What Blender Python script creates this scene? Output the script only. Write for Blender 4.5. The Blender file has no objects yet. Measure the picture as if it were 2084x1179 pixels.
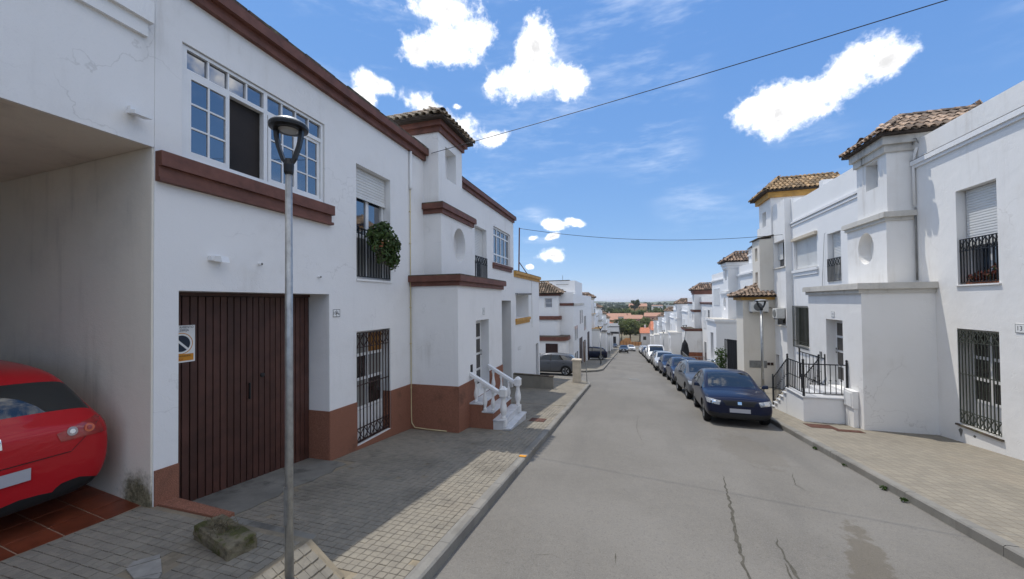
import bpy, bmesh, math, random
from mathutils import Vector, Matrix
from mathutils.bvhtree import BVHTree
R = math.radians
random.seed(7)
scene = bpy.context.scene
COL = scene.collection

# ------------------------------------------------------------------ camera
cam_d = bpy.data.cameras.new('camera'); cam = bpy.data.objects.new('camera', cam_d); COL.objects.link(cam)
cam_d.sensor_width = 36.0
cam_d.lens = 768.0/2084.0*36.0
cam_d.shift_y = 14.9/2084.0
cam_d.clip_start = 0.05; cam_d.clip_end = 12000
YAW, PIT, ROL = R(16.9356), R(0.9), R(0.6)
_f = Vector((-math.sin(YAW)*math.cos(PIT), math.cos(YAW)*math.cos(PIT), math.sin(PIT)))
_r = Vector((math.cos(YAW), math.sin(YAW), 0)); _u = _r.cross(_f)
_r2 = math.cos(ROL)*_r - math.sin(ROL)*_u; _u2 = math.sin(ROL)*_r + math.cos(ROL)*_u
CM = Matrix((( _r2.x, _u2.x, -_f.x, 0), (_r2.y, _u2.y, -_f.y, 0), (_r2.z, _u2.z, -_f.z, 0), (0,0,0,1)))
cam.matrix_world = Matrix.Translation((0, 0, 2.4)) @ CM
scene.camera = cam

# ------------------------------------------------------------------ light
SUN = Vector((-0.32, 0.18, 1.0)).normalized()
sun_d = bpy.data.lights.new('sun', 'SUN'); sun_d.energy = 2.08; sun_d.angle = R(0.5); sun_d.color = (1.0, 0.955, 0.88)
sun = bpy.data.objects.new('sun', sun_d); COL.objects.link(sun)
sun.rotation_euler = SUN.to_track_quat('Z', 'Y').to_euler()
scene.view_settings.view_transform = 'Standard'; scene.view_settings.look = 'None'
scene.view_settings.gamma = 1.0; scene.view_settings.use_curve_mapping = False
scene.view_settings.exposure = 0.63

world = bpy.data.worlds.new('World'); scene.world = world; world.use_nodes = True
class NT:
    def __init__(s, tree): s.t = tree; s.n = tree.nodes; s.l = tree.links
    def node(s, typ, **kw):
        n = s.n.new(typ)
        for k, v in kw.items(): setattr(n, k, v)
        return n
    def put(s, sock, v):
        if isinstance(v, bpy.types.NodeSocket): s.l.new(v, sock)
        else: sock.default_value = v
    def m(s, op, a, b=0.0, c=None, clamp=False):
        n = s.node('ShaderNodeMath', operation=op); n.use_clamp = clamp
        s.put(n.inputs[0], a); s.put(n.inputs[1], b)
        if c is not None: s.put(n.inputs[2], c)
        return n.outputs[0]
    def ramp(s, v, lo, hi, smooth=True):
        n = s.node('ShaderNodeMapRange'); n.interpolation_type = 'SMOOTHSTEP' if smooth else 'LINEAR'
        s.put(n.inputs['Value'], v); n.inputs['From Min'].default_value = lo; n.inputs['From Max'].default_value = hi
        return n.outputs['Result']
    def noise(s, vec, scale, detail=4, rough=0.55, dist=0.0):
        n = s.node('ShaderNodeTexNoise'); s.l.new(vec, n.inputs['Vector'])
        n.inputs['Scale'].default_value = scale; n.inputs['Detail'].default_value = detail
        n.inputs['Roughness'].default_value = rough; n.inputs['Distortion'].default_value = dist
        return n.outputs['Fac']
    def mix(s, f, a, b, mode='MIX'):
        n = s.node('ShaderNodeMix'); n.data_type = 'RGBA'; n.blend_type = mode
        s.put(n.inputs[0], f); s.put(n.inputs[6], a); s.put(n.inputs[7], b)
        return n.outputs[2]
def rgb(c): return (c[0], c[1], c[2], 1.0)

def build_world():
    t = NT(world.node_tree); world.node_tree.nodes.clear()
    out = t.node('ShaderNodeOutputWorld'); bg = t.node('ShaderNodeBackground')
    sky = t.node('ShaderNodeTexSky'); sky.sky_type = 'NISHITA'; sky.sun_disc = False
    sky.sun_elevation = math.asin(SUN.z); sky.sun_rotation = math.atan2(SUN.x, SUN.y)
    sky.altitude = 1500; sky.air_density = 1.0; sky.dust_density = 0.0; sky.ozone_density = 3.0
    tc = t.node('ShaderNodeTexCoord'); d = tc.outputs['Generated']
    sep = t.node('ShaderNodeSeparateXYZ'); t.l.new(d, sep.inputs[0])
    el = sep.outputs[2]
    # cloud masses: (azimuth, elevation, half width, half height, tilt) in degrees, plus added fill clouds outside the view
    D = None
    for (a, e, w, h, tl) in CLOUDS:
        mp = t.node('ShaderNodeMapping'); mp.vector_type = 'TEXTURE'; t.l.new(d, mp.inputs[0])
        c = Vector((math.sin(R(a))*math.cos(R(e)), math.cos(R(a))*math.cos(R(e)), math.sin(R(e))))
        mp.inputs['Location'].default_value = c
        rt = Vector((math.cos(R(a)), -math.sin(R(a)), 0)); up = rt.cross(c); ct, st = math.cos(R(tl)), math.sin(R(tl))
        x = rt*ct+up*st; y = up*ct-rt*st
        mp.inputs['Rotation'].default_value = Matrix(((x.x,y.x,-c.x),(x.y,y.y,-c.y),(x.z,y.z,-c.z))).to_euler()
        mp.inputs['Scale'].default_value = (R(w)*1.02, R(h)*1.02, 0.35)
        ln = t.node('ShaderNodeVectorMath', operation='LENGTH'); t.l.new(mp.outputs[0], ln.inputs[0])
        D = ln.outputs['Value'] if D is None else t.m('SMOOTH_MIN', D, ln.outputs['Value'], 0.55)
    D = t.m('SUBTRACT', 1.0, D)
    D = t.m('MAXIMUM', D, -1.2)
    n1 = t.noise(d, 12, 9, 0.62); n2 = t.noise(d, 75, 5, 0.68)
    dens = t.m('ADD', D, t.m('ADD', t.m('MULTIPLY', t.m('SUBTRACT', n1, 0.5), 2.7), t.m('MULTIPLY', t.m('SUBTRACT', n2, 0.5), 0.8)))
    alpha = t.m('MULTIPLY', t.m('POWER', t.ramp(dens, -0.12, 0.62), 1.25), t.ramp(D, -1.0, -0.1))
    # thin cirrus wisps
    mp = t.node('ShaderNodeMapping'); t.l.new(d, mp.inputs[0]); mp.inputs['Scale'].default_value = (1.0, 1.6, 4.5)
    mp.inputs['Rotation'].default_value = (0.5, 0.35, 0.4)
    w1 = t.noise(mp.outputs[0], 3.4, 5, 0.64); w0 = t.noise(d, 3.1, 1, 0.5)
    wis = t.m('MULTIPLY', t.m('MULTIPLY', t.ramp(w1, 0.44, 0.85), t.ramp(w0, 0.40, 0.64)), 0.62)
    wis = t.m('MULTIPLY', wis, t.ramp(el, 0.05, 0.22))
    # side of each puff turned away from the sun is greyer: compare density a step nearer the sun
    ad = t.node('ShaderNodeVectorMath', operation='ADD'); t.l.new(d, ad.inputs[0]); ad.inputs[1].default_value = SUN*0.05
    n1b = t.noise(ad.outputs[0], 12, 4, 0.62); core = t.ramp(dens, 0.15, 1.0)
    k = t.m('SUBTRACT', 1.0, t.m('MULTIPLY', t.m('MULTIPLY', core, t.ramp(t.m('SUBTRACT', n1b, n1), -0.15, 0.10)), 0.48))
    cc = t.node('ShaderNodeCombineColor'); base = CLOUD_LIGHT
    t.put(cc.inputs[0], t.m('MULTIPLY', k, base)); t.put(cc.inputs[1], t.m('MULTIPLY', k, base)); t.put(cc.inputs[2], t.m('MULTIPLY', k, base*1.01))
    # film-like response of the clear sky: one curve per channel for the whole dome
    sc = t.node('ShaderNodeSeparateColor'); t.l.new(sky.outputs[0], sc.inputs[0]); hs = t.node('ShaderNodeCombineColor')
    for i, (k_, g_) in enumerate(((0.665, 0.70), (1.11, 0.50), (2.36, 0.26))): t.put(hs.inputs[i], t.m('MULTIPLY', t.m('POWER', sc.outputs[i], g_), k_))
    c1 = t.mix(wis, hs.outputs[0], (base*0.8, base*0.84, base*0.9, 1))
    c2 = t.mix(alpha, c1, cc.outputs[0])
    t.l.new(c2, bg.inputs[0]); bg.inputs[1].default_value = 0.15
    t.l.new(bg.outputs[0], out.inputs[0])
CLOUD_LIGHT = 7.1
CLOUDS = [(-27.1,34.1,4.8,2.8,0),(-30.7,33.5,2.6,2.2,0),(-22.7,35.4,3.5,1.9,10),(-27.1,37.8,4.5,1.9,0),
          (-13.3,33.9,2.6,3.2,0),(-13.7,30.9,5.6,2.4,0),(-7.4,30.0,2.9,1.8,-20),
          (24.1,23.3,4.6,2.3,18),(18.5,22.9,4.3,2.7,8),(28.2,23.9,2.0,1.4,25),
          (-36.8,29.1,2.6,1.1,-5),(-38.6,26.8,1.5,1.8,-40),(-28.7,26.8,4.5,1.5,-20),(-24.3,24.6,3.7,1.8,-30),(-19.8,23.5,2.3,1.0,10),(-25.0,27.5,0.8,0.5,0),(-14.0,39.8,4.0,0.6,0),
          (-10.9,7.0,2.5,1.2,0),(-10.9,11.6,2.4,0.8,-5),(-7.3,11.8,1.4,0.55,-15),(-13.7,9.7,0.9,0.45,10),(-10.9,9.8,1.3,0.5,15),(-14.2,5.4,0.7,0.4,0),
          (66,30,12,6,6),(84,52,30,17,0),(118,28,26,11,0),(150,54,32,18,5),(178,26,26,10,0),(-150,54,30,17,-6),(-122,27,20,9,0),(-95,54,20,12,0),(15,70,22,10,0)]  # unseen clouds, added and enlarged as neutral fill light for shaded walls
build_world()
world.cycles.sampling_method = 'MANUAL'; world.cycles.sample_map_resolution = 512
cy = scene.cycles; cy.max_bounces = 6; cy.diffuse_bounces = 3; cy.glossy_bounces = 3; cy.transmission_bounces = 2; cy.caustics_reflective = False; cy.caustics_refractive = False

# ------------------------------------------------------------------ materials
M = {}
def mat(name, col, rough=0.7, var=None, bump=None, spec=0.4, metal=0.0, coat=0.0, col2=None, rnd=0.0, emit=None, trans=0.0):
    """var=(scale, lo, hi) mottling; bump=(scale, strength); col2=(scale, lo, hi, colour) patches; rnd = per-object brightness change"""
    m = bpy.data.materials.new(name); m.use_nodes = True; t = NT(m.node_tree); b = t.n['Principled BSDF']
    tc = t.node('ShaderNodeTexCoord'); o = tc.outputs['Object']
    c = rgb(col)
    if col2:
        c = t.mix(t.ramp(t.noise(o, col2[0], 6, 0.6), col2[1], col2[2]), c, rgb(col2[3]))
    if var:
        f = t.noise(o, var[0], 6, 0.6)
        n = t.node('ShaderNodeMapRange'); t.l.new(f, n.inputs[0]); n.inputs[1].default_value = 0.3; n.inputs[2].default_value = 0.7
        n.inputs[3].default_value = var[1]; n.inputs[4].default_value = var[2]
        v = t.node('ShaderNodeCombineColor')
        for i in range(3): t.l.new(n.outputs[0], v.inputs[i])
        c = t.mix(1.0, c, v.outputs[0], 'MULTIPLY')
    if rnd:
        oi = t.node('ShaderNodeObjectInfo')
        n = t.node('ShaderNodeMapRange'); t.l.new(oi.outputs['Random'], n.inputs[0]); n.inputs[3].default_value = 1-rnd; n.inputs[4].default_value = 1+rnd
        v = t.node('ShaderNodeCombineColor')
        for i in range(3): t.l.new(n.outputs[0], v.inputs[i])
        c = t.mix(1.0, c, v.outputs[0], 'MULTIPLY')
        if name.startswith('roof_tile'):
            r2 = t.m('FRACT', t.m('MULTIPLY', oi.outputs['Random'], 7.31)); c = t.mix(t.m('MULTIPLY', t.ramp(r2, 0.55, 0.80), 0.75), c, rgb(col2[3]))
    t.put(b.inputs['Base Color'], c)
    if name.startswith('leaf'):
        tr = t.node('ShaderNodeBsdfTranslucent'); t.put(tr.inputs[0], c); mx = t.node('ShaderNodeMixShader'); mx.inputs[0].default_value = 0.42
        t.l.new(b.outputs[0], mx.inputs[1]); t.l.new(tr.outputs[0], mx.inputs[2]); t.l.new(mx.outputs[0], t.n['Material Output'].inputs[0])
    b.inputs['Roughness'].default_value = rough; b.inputs['Specular IOR Level'].default_value = spec; b.inputs['Metallic'].default_value = metal
    b.inputs['Coat Weight'].default_value = coat; b.inputs['Coat Roughness'].default_value = 0.04
    b.inputs['Transmission Weight'].default_value = trans
    if bump:
        bn = t.node('ShaderNodeBump'); bn.inputs['Strength'].default_value = bump[1]; bn.inputs['Distance'].default_value = 0.02
        t.l.new(t.noise(o, bump[0], 5, 0.6), bn.inputs['Height']); t.l.new(bn.outputs[0], b.inputs['Normal'])
    M[name] = m
    return m
def plaster(name, col, dirt, amount=0.5, moss=None, peel=False, cream=None):
    """lime-washed render: broad mottling, rain streaks, hairline trowel relief"""
    m = bpy.data.materials.new(name); m.use_nodes = True; t = NT(m.node_tree); b = t.n['Principled BSDF']
    tc = t.node('ShaderNodeTexCoord'); o = tc.outputs['Object']
    mp = t.node('ShaderNodeMapping'); t.l.new(o, mp.inputs[0]); mp.inputs['Scale'].default_value = (2.2, 2.2, 0.22)
    streak = t.m('MULTIPLY', t.ramp(t.noise(mp.outputs[0], 2.0, 7, 0.62), 0.50, 0.80), t.ramp(t.noise(o, 0.45, 3), 0.42, 0.68))
    blot = t.ramp(t.noise(o, 0.9, 8, 0.66), 0.45, 0.80)
    f = t.m('ADD', t.m('MULTIPLY', streak, amount), t.m('MULTIPLY', blot, amount*0.45), clamp=True)
    c = t.mix(f, rgb(col), rgb(dirt))
    fine = t.noise(o, 60, 3)
    c = t.mix(t.m('MULTIPLY', t.ramp(fine, 0.55, 0.8), 0.10), c, rgb([x*0.6 for x in dirt]))
    if moss:
        g = t.node('ShaderNodeVectorMath', operation='DISTANCE'); 
        mm = t.node('ShaderNodeMapping'); t.l.new(o, mm.inputs[0]); mm.inputs['Scale'].default_value = (1.0, 1.0, 0.95)
        t.l.new(mm.outputs[0], g.inputs[0]); g.inputs[1].default_value = moss[0]
        k = t.m('SUBTRACT', moss[1], g.outputs['Value'])
        k2 = t.m('ADD', k, t.m('MULTIPLY', t.m('SUBTRACT', t.noise(o, 7, 8, 0.7), 0.5), 0.45))
        k3 = t.ramp(k2, 0.0, 0.22)
        c = t.mix(t.m('MULTIPLY', k3, 0.92), c, t.mix(t.ramp(t.noise(o, 22, 5, 0.7), 0.38, 0.62), (0.050, 0.046, 0.013, 1), (0.20, 0.175, 0.10, 1)))
    t.put(b.inputs['Base Color'], c); b.inputs['Roughness'].default_value = 0.88; b.inputs['Specular IOR Level'].default_value = 0.25
    bn = t.node('ShaderNodeBump'); bn.inputs['Strength'].default_value = 0.28; bn.inputs['Distance'].default_value = 0.02
    h = t.m('ADD', t.noise(o, 5, 6, 0.6), t.m('MULTIPLY', t.noise(o, 55, 4, 0.6), 0.35))
    if peel:
        hv = t.node('ShaderNodeTexVoronoi'); hv.feature = 'DISTANCE_TO_EDGE'; hv.inputs['Scale'].default_value = 0.55
        hn = t.node('ShaderNodeTexNoise'); t.l.new(o, hn.inputs['Vector']); hn.inputs['Scale'].default_value = 2.2; hn.inputs['Detail'].default_value = 6; ha = t.node('ShaderNodeVectorMath', operation='ADD'); t.l.new(o, ha.inputs[0]); t.l.new(hn.outputs['Color'], ha.inputs[1]); t.l.new(ha.outputs[0], hv.inputs['Vector'])
        cr = t.m('MULTIPLY', t.m('SUBTRACT', 1.0, t.ramp(hv.outputs['Distance'], 0.0, 0.007)), t.ramp(t.noise(o, 0.6, 2), 0.50, 0.62))
        t.put(b.inputs['Base Color'], t.mix(t.m('MULTIPLY', cr, 0.26), c, rgb([x*0.6 for x in dirt])))
        v = t.node('ShaderNodeTexVoronoi'); v.feature = 'DISTANCE_TO_EDGE'; v.inputs['Scale'].default_value = 3.2
        mx = t.node('ShaderNodeVectorMath', operation='ADD'); ns = t.node('ShaderNodeTexNoise'); t.l.new(o, ns.inputs['Vector']); ns.inputs['Scale'].default_value = 3.0
        t.l.new(o, mx.inputs[0]); t.l.new(ns.outputs['Color'], mx.inputs[1]); t.l.new(mx.outputs[0], v.inputs['Vector'])
        h = t.m('ADD', h, t.m('MULTIPLY', t.m('MULTIPLY', t.ramp(v.outputs['Distance'], 0.0, 0.03), t.ramp(t.noise(o, 1.4, 2), 0.5, 0.6)), 0.35))
    t.l.new(h, bn.inputs['Height']); t.l.new(bn.outputs[0], b.inputs['Normal'])
    M[name] = m
WHITE = (0.80, 0.79, 0.775)
plaster('white_plaster', WHITE, (0.50, 0.475, 0.43), 0.52, peel=True)
plaster('white_plaster_clean', (0.82, 0.815, 0.80), (0.55, 0.53, 0.49), 0.28)
plaster('white_plaster_worn', (0.82, 0.805, 0.775), (0.46, 0.41, 0.34), 0.46, peel=True)
plaster('cream_plaster', (0.73, 0.68, 0.59), (0.46, 0.40, 0.32), 0.5)
plaster('carport_plaster', (0.78, 0.73, 0.64), (0.36, 0.33, 0.29), 0.55, moss=((-5.42, 2.93, 0.14), 0.40))
plaster('ledge_plaster', (0.62, 0.59, 0.53), (0.13, 0.115, 0.095), 0.95)
plaster('grey_render', (0.28, 0.26, 0.22), (0.10, 0.09, 0.07), 0.8)
mat('brown_paint', (0.158, 0.064, 0.044), 0.62, (5, 0.72, 1.22), (22, 0.18), col2=(1.6, 0.52, 0.85, (0.085, 0.038, 0.03)))
mat('coping_old', (0.085, 0.065, 0.05), 0.95, (9, 0.45, 1.7), (18, 0.9), col2=(7, 0.5, 0.7, (0.12, 0.115, 0.06)))
mat('yellow_paint', (0.55, 0.30, 0.075), 0.7, (4, 0.75, 1.15), (20, 0.15), col2=(3, 0.6, 0.85, (0.45, 0.36, 0.22)))
def stone_base():
    m = bpy.data.materials.new('red_render'); m.use_nodes = True; t = NT(m.node_tree); b = t.n['Principled BSDF']
    tc = t.node('ShaderNodeTexCoord'); o = tc.outputs['Object']
    f = t.ramp(t.noise(o, 130, 3, 0.7), 0.36, 0.64)
    c = t.mix(f, (0.16, 0.062, 0.038, 1), (0.37, 0.175, 0.115, 1))
    c = t.mix(t.m('MULTIPLY', t.ramp(t.noise(o, 1.7, 6, 0.65), 0.52, 0.78), 0.55), c, (0.055, 0.036, 0.026, 1))
    t.put(b.inputs['Base Color'], c); b.inputs['Roughness'].default_value = 0.85; b.inputs['Specular IOR Level'].default_value = 0.2
    bn = t.node('ShaderNodeBump'); bn.inputs['Strength'].default_value = 0.7; bn.inputs['Distance'].default_value = 0.008
    t.l.new(t.noise(o, 140, 3, 0.6), bn.inputs['Height']); t.l.new(bn.outputs[0], b.inputs['Normal']); M['red_render'] = m
stone_base()
mat('white_pvc', (0.78, 0.78, 0.77), 0.32, (3, 0.93, 1.03))
mat('shutter_white', (0.70, 0.70, 0.68), 0.45, (2, 0.92, 1.03))
mat('glass', (0.012, 0.024, 0.045), 0.03, spec=1.0); M['glass'].node_tree.nodes['Principled BSDF'].inputs['IOR'].default_value = 2.2
mat('glass_dim', (0.035, 0.03, 0.026), 0.12, spec=0.6, var=(3, 0.6, 1.4))
mat('frosted_glass', (0.25, 0.25, 0.235), 0.25, spec=0.6)
mat('curtain_amber', (0.30, 0.14, 0.03), 0.6, (9, 0.8, 1.2))
mat('dark_room', (0.018, 0.013, 0.011), 0.7, (2, 0.6, 1.5))
mat('iron_black', (0.012, 0.012, 0.013), 0.5, (30, 0.7, 1.4))
mat('iron_brown', (0.028, 0.012, 0.010), 0.55, (20, 0.7, 1.6))
mat('iron_green', (0.045, 0.05, 0.038), 0.6, (20, 0.7, 1.5))
mat('door_brown', (0.066, 0.027, 0.020), 0.5, (3, 0.75, 1.4), (60, 0.06), rnd=0.18)
mat('door_groove', (0.006, 0.003, 0.003), 0.7)
mat('wood_door', (0.12, 0.05, 0.022), 0.5, (6, 0.7, 1.3))
mat('galvanised', (0.36, 0.365, 0.36), 0.42, (14, 0.78, 1.18), spec=0.6, metal=0.7)
mat('lamp_black', (0.010, 0.010, 0.011), 0.38)
mat('lamp_cap', (0.45, 0.45, 0.43), 0.35, (6, 0.8, 1.1), metal=0.6)
mat('lamp_lens', (0.36, 0.36, 0.35), 0.25, spec=0.7)
mat('roof_tile', (0.40, 0.32, 0.235), 0.9, (16, 0.55, 1.35), (40, 0.35), col2=(9, 0.54, 0.72, (0.15, 0.135, 0.095)), rnd=0.40)
mat('roof_tile_warm', (0.46, 0.33, 0.235), 0.9, (14, 0.6, 1.3), (40, 0.35), col2=(6, 0.48, 0.64, (0.13, 0.10, 0.078)), rnd=0.36)
mat('roof_tile_straw', (0.42, 0.28, 0.15), 0.9, (14, 0.6, 1.3), (40, 0.35), col2=(7, 0.54, 0.7, (0.13, 0.095, 0.06)), rnd=0.30)
mat('roof_under', (0.045, 0.033, 0.025), 0.95, (8, 0.6, 1.4))
mat('terracotta_far', (0.44, 0.16, 0.085), 0.9, (3, 0.75, 1.25))
mat('terracotta_pale', (0.40, 0.22, 0.15), 0.9, (3, 0.75, 1.2))
mat('marble', (0.66, 0.66, 0.66), 0.3, (3, 0.8, 1.08), col2=(2.4, 0.55, 0.7, (0.48, 0.49, 0.51)))
mat('baluster_white', (0.78, 0.775, 0.76), 0.5, (8, 0.85, 1.05), (30, 0.08))
mat('pipe_cream', (0.60, 0.50, 0.28), 0.5, (4, 0.85, 1.1))
mat('cable_black', (0.012, 0.012, 0.014), 0.5)
mat('rust', (0.10, 0.035, 0.02), 0.85, (12, 0.6, 1.5))
mat('cabinet_cream', (0.62, 0.54, 0.42), 0.8, (4, 0.85, 1.1), (25, 0.1))
mat('moss_block', (0.17, 0.145, 0.095), 0.95, (12, 0.5, 1.6), (30, 0.9), col2=(6, 0.46, 0.6, (0.055, 0.055, 0.016)))
mat('dry_weed', (0.10, 0.08, 0.045), 0.9, (20, 0.5, 1.6))
mat('leaf', (0.045, 0.085, 0.016), 0.55, (9, 0.5, 1.7))
mat('leaf_geranium', (0.060, 0.100, 0.026), 0.55, (11, 0.5, 1.8), col2=(17, 0.58, 0.68, (0.13, 0.05, 0.022)))
mat('leaf_red', (0.16, 0.045, 0.03), 0.6, (9, 0.5, 1.6), col2=(11, 0.52, 0.62, (0.06, 0.08, 0.02)))
mat('leaf_tree', (0.15, 0.18, 0.06), 0.65, (0.5, 0.55, 1.55), col2=(0.25, 0.45, 0.65, (0.13, 0.145, 0.055)))
mat('leaf_dark', (0.060, 0.080, 0.030), 0.7, (0.5, 0.55, 1.5))
mat('bark', (0.075, 0.055, 0.04), 0.9, (6, 0.6, 1.4), (15, 0.5))
mat('plate_white', (0.78, 0.78, 0.76), 0.4)
mat('ink_black', (0.008, 0.008, 0.01), 0.5)
mat('sign_blue', (0.010, 0.022, 0.045), 0.4)
mat('sign_orange', (0.60, 0.25, 0.02), 0.45)
mat('tyre', (0.012, 0.012, 0.012), 0.85, (20, 0.7, 1.3))
mat('rim', (0.42, 0.43, 0.44), 0.3, spec=0.7, metal=0.8)
mat('car_glass', (0.010, 0.014, 0.017), 0.02, spec=1.0)
mat('car_trim', (0.010, 0.010, 0.011), 0.5)
mat('chrome', (0.70, 0.71, 0.72), 0.12, spec=0.8, metal=1.0)
mat('headlight', (0.42, 0.44, 0.46), 0.12, (30, 0.35, 1.3), spec=0.9, coat=0.6)
mat('tail_red', (0.33, 0.012, 0.012), 0.15, (14, 0.6, 1.2), spec=0.7, coat=0.5)
mat('tail_clear', (0.34, 0.27, 0.26), 0.12, spec=0.8, coat=0.5)
mat('tail_amber', (0.55, 0.09, 0.02), 0.15, spec=0.7, coat=0.5)
mat('plate_blur', (0.40, 0.40, 0.43), 0.5)
def paint(name, col, coat=0.4, rough=0.3, metal=0.0): mat(name, col, rough, (0.9, 0.92, 1.08), spec=0.15, coat=coat, metal=metal)
paint('paint_red', (0.42, 0.010, 0.016)); paint('paint_navy', (0.0028, 0.0065, 0.028)); paint('paint_grey', (0.10, 0.105, 0.115), metal=0.3)
paint('paint_blue', (0.006, 0.015, 0.052)); paint('paint_silver', (0.48, 0.48, 0.47), metal=0.2); paint('paint_white', (0.74, 0.74, 0.73)); paint('paint_graphite', (0.055, 0.06, 0.07), metal=0.3)
mat('ac_white', (0.66, 0.65, 0.61), 0.5, (4, 0.9, 1.05))
mat('fence_orange', (0.50, 0.24, 0.09), 0.8, (1, 0.85, 1.1))
mat('hall_white', (0.72, 0.70, 0.66), 0.8, (0.5, 0.9, 1.05))
mat('hall_black', (0.012, 0.012, 0.014), 0.6)
mat('brick_far', (0.24, 0.085, 0.045), 0.9, (6, 0.7, 1.3))
mat('slab_pale', (0.29, 0.275, 0.245), 0.85, (8, 0.75, 1.15))
mat('cap_grey', (0.22, 0.22, 0.21), 0.8, (5, 0.7, 1.2))
mat('umbrella_black', (0.010, 0.010, 0.012), 0.8)
mat('ext_pink', (0.50, 0.30, 0.24), 0.85, (0.3, 0.85, 1.1))
mat('ext_ochre', (0.48, 0.33, 0.16), 0.85, (0.3, 0.85, 1.1))
mat('gravel_orange', (0.65, 0.28, 0.03), 0.8)

def asphalt():
    m = bpy.data.materials.new('asphalt'); m.use_nodes = True; t = NT(m.node_tree); b = t.n['Principled BSDF']
    tc = t.node('ShaderNodeTexCoord'); o = tc.outputs['Object']
    mp = t.node('ShaderNodeMapping'); t.l.new(o, mp.inputs[0]); mp.inputs['Scale'].default_value = (1.0, 0.16, 1.0)
    big = t.noise(o, 0.35, 6, 0.6); track = t.noise(mp.outputs[0], 1.1, 5, 0.6)
    c = t.mix(t.ramp(big, 0.35, 0.68), (0.155, 0.144, 0.126, 1), (0.195, 0.183, 0.163, 1))
    c = t.mix(t.m('MULTIPLY', t.ramp(t.noise(o, 9, 6, 0.72), 0.42, 0.70), 0.5), c, (0.205, 0.190, 0.162, 1))
    c = t.mix(t.m('MULTIPLY', t.ramp(track, 0.46, 0.72), 0.6), c, (0.133, 0.125, 0.112, 1))
    c = t.mix(t.m('MULTIPLY', t.ramp(t.noise(o, 2.6, 8, 0.72), 0.58, 0.74), 0.4), c, (0.105, 0.097, 0.084, 1))
    grit = t.noise(o, 105, 3, 0.65); grit2 = t.noise(o, 40, 4, 0.75)
    c = t.mix(t.m('MULTIPLY', t.ramp(grit, 0.50, 0.68), 0.75), c, (0.252, 0.239, 0.218, 1))
    c = t.mix(t.m('MULTIPLY', t.ramp(grit2, 0.50, 0.70), 0.55), c, (0.088, 0.084, 0.076, 1))
    # damp patch running down the right-hand lane
    sep = t.node('ShaderNodeSeparateXYZ'); t.l.new(o, sep.inputs[0])
    for (x0, y0, w, l, k, sh) in [(2.46, 5.0, 0.22, 1.25, 0.52, 0.33), (2.6, 9.8, 0.6, 1.6, 0.22, 0.0)]:
        u = t.m('DIVIDE', t.m('SUBTRACT', t.m('SUBTRACT', sep.outputs[0], t.m('MULTIPLY', sep.outputs[1], sh)), x0 - sh*y0), w)
        v = t.m('DIVIDE', t.m('SUBTRACT', sep.outputs[1], y0), l)
        q = t.m('SQRT', t.m('ADD', t.m('MULTIPLY', u, u), t.m('MULTIPLY', v, v)))
        q = t.m('ADD', q, t.m('MULTIPLY', t.m('SUBTRACT', t.noise(o, 4.5, 7, 0.68), 0.5), 1.7))
        c = t.mix(t.m('MULTIPLY', t.m('SUBTRACT', 1.0, t.ramp(q, 0.75, 1.0)), k), c, (0.099, 0.081, 0.055, 1))
    t.put(b.inputs['Base Color'], c); b.inputs['Roughness'].default_value = 0.86; b.inputs['Specular IOR Level'].default_value = 0.3
    bn = t.node('ShaderNodeBump'); bn.inputs['Strength'].default_value = 0.5; bn.inputs['Distance'].default_value = 0.006
    t.l.new(t.m('ADD', grit, grit2), bn.inputs['Height']); t.l.new(bn.outputs[0], b.inputs['Normal']); M['asphalt'] = m
asphalt()
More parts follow.
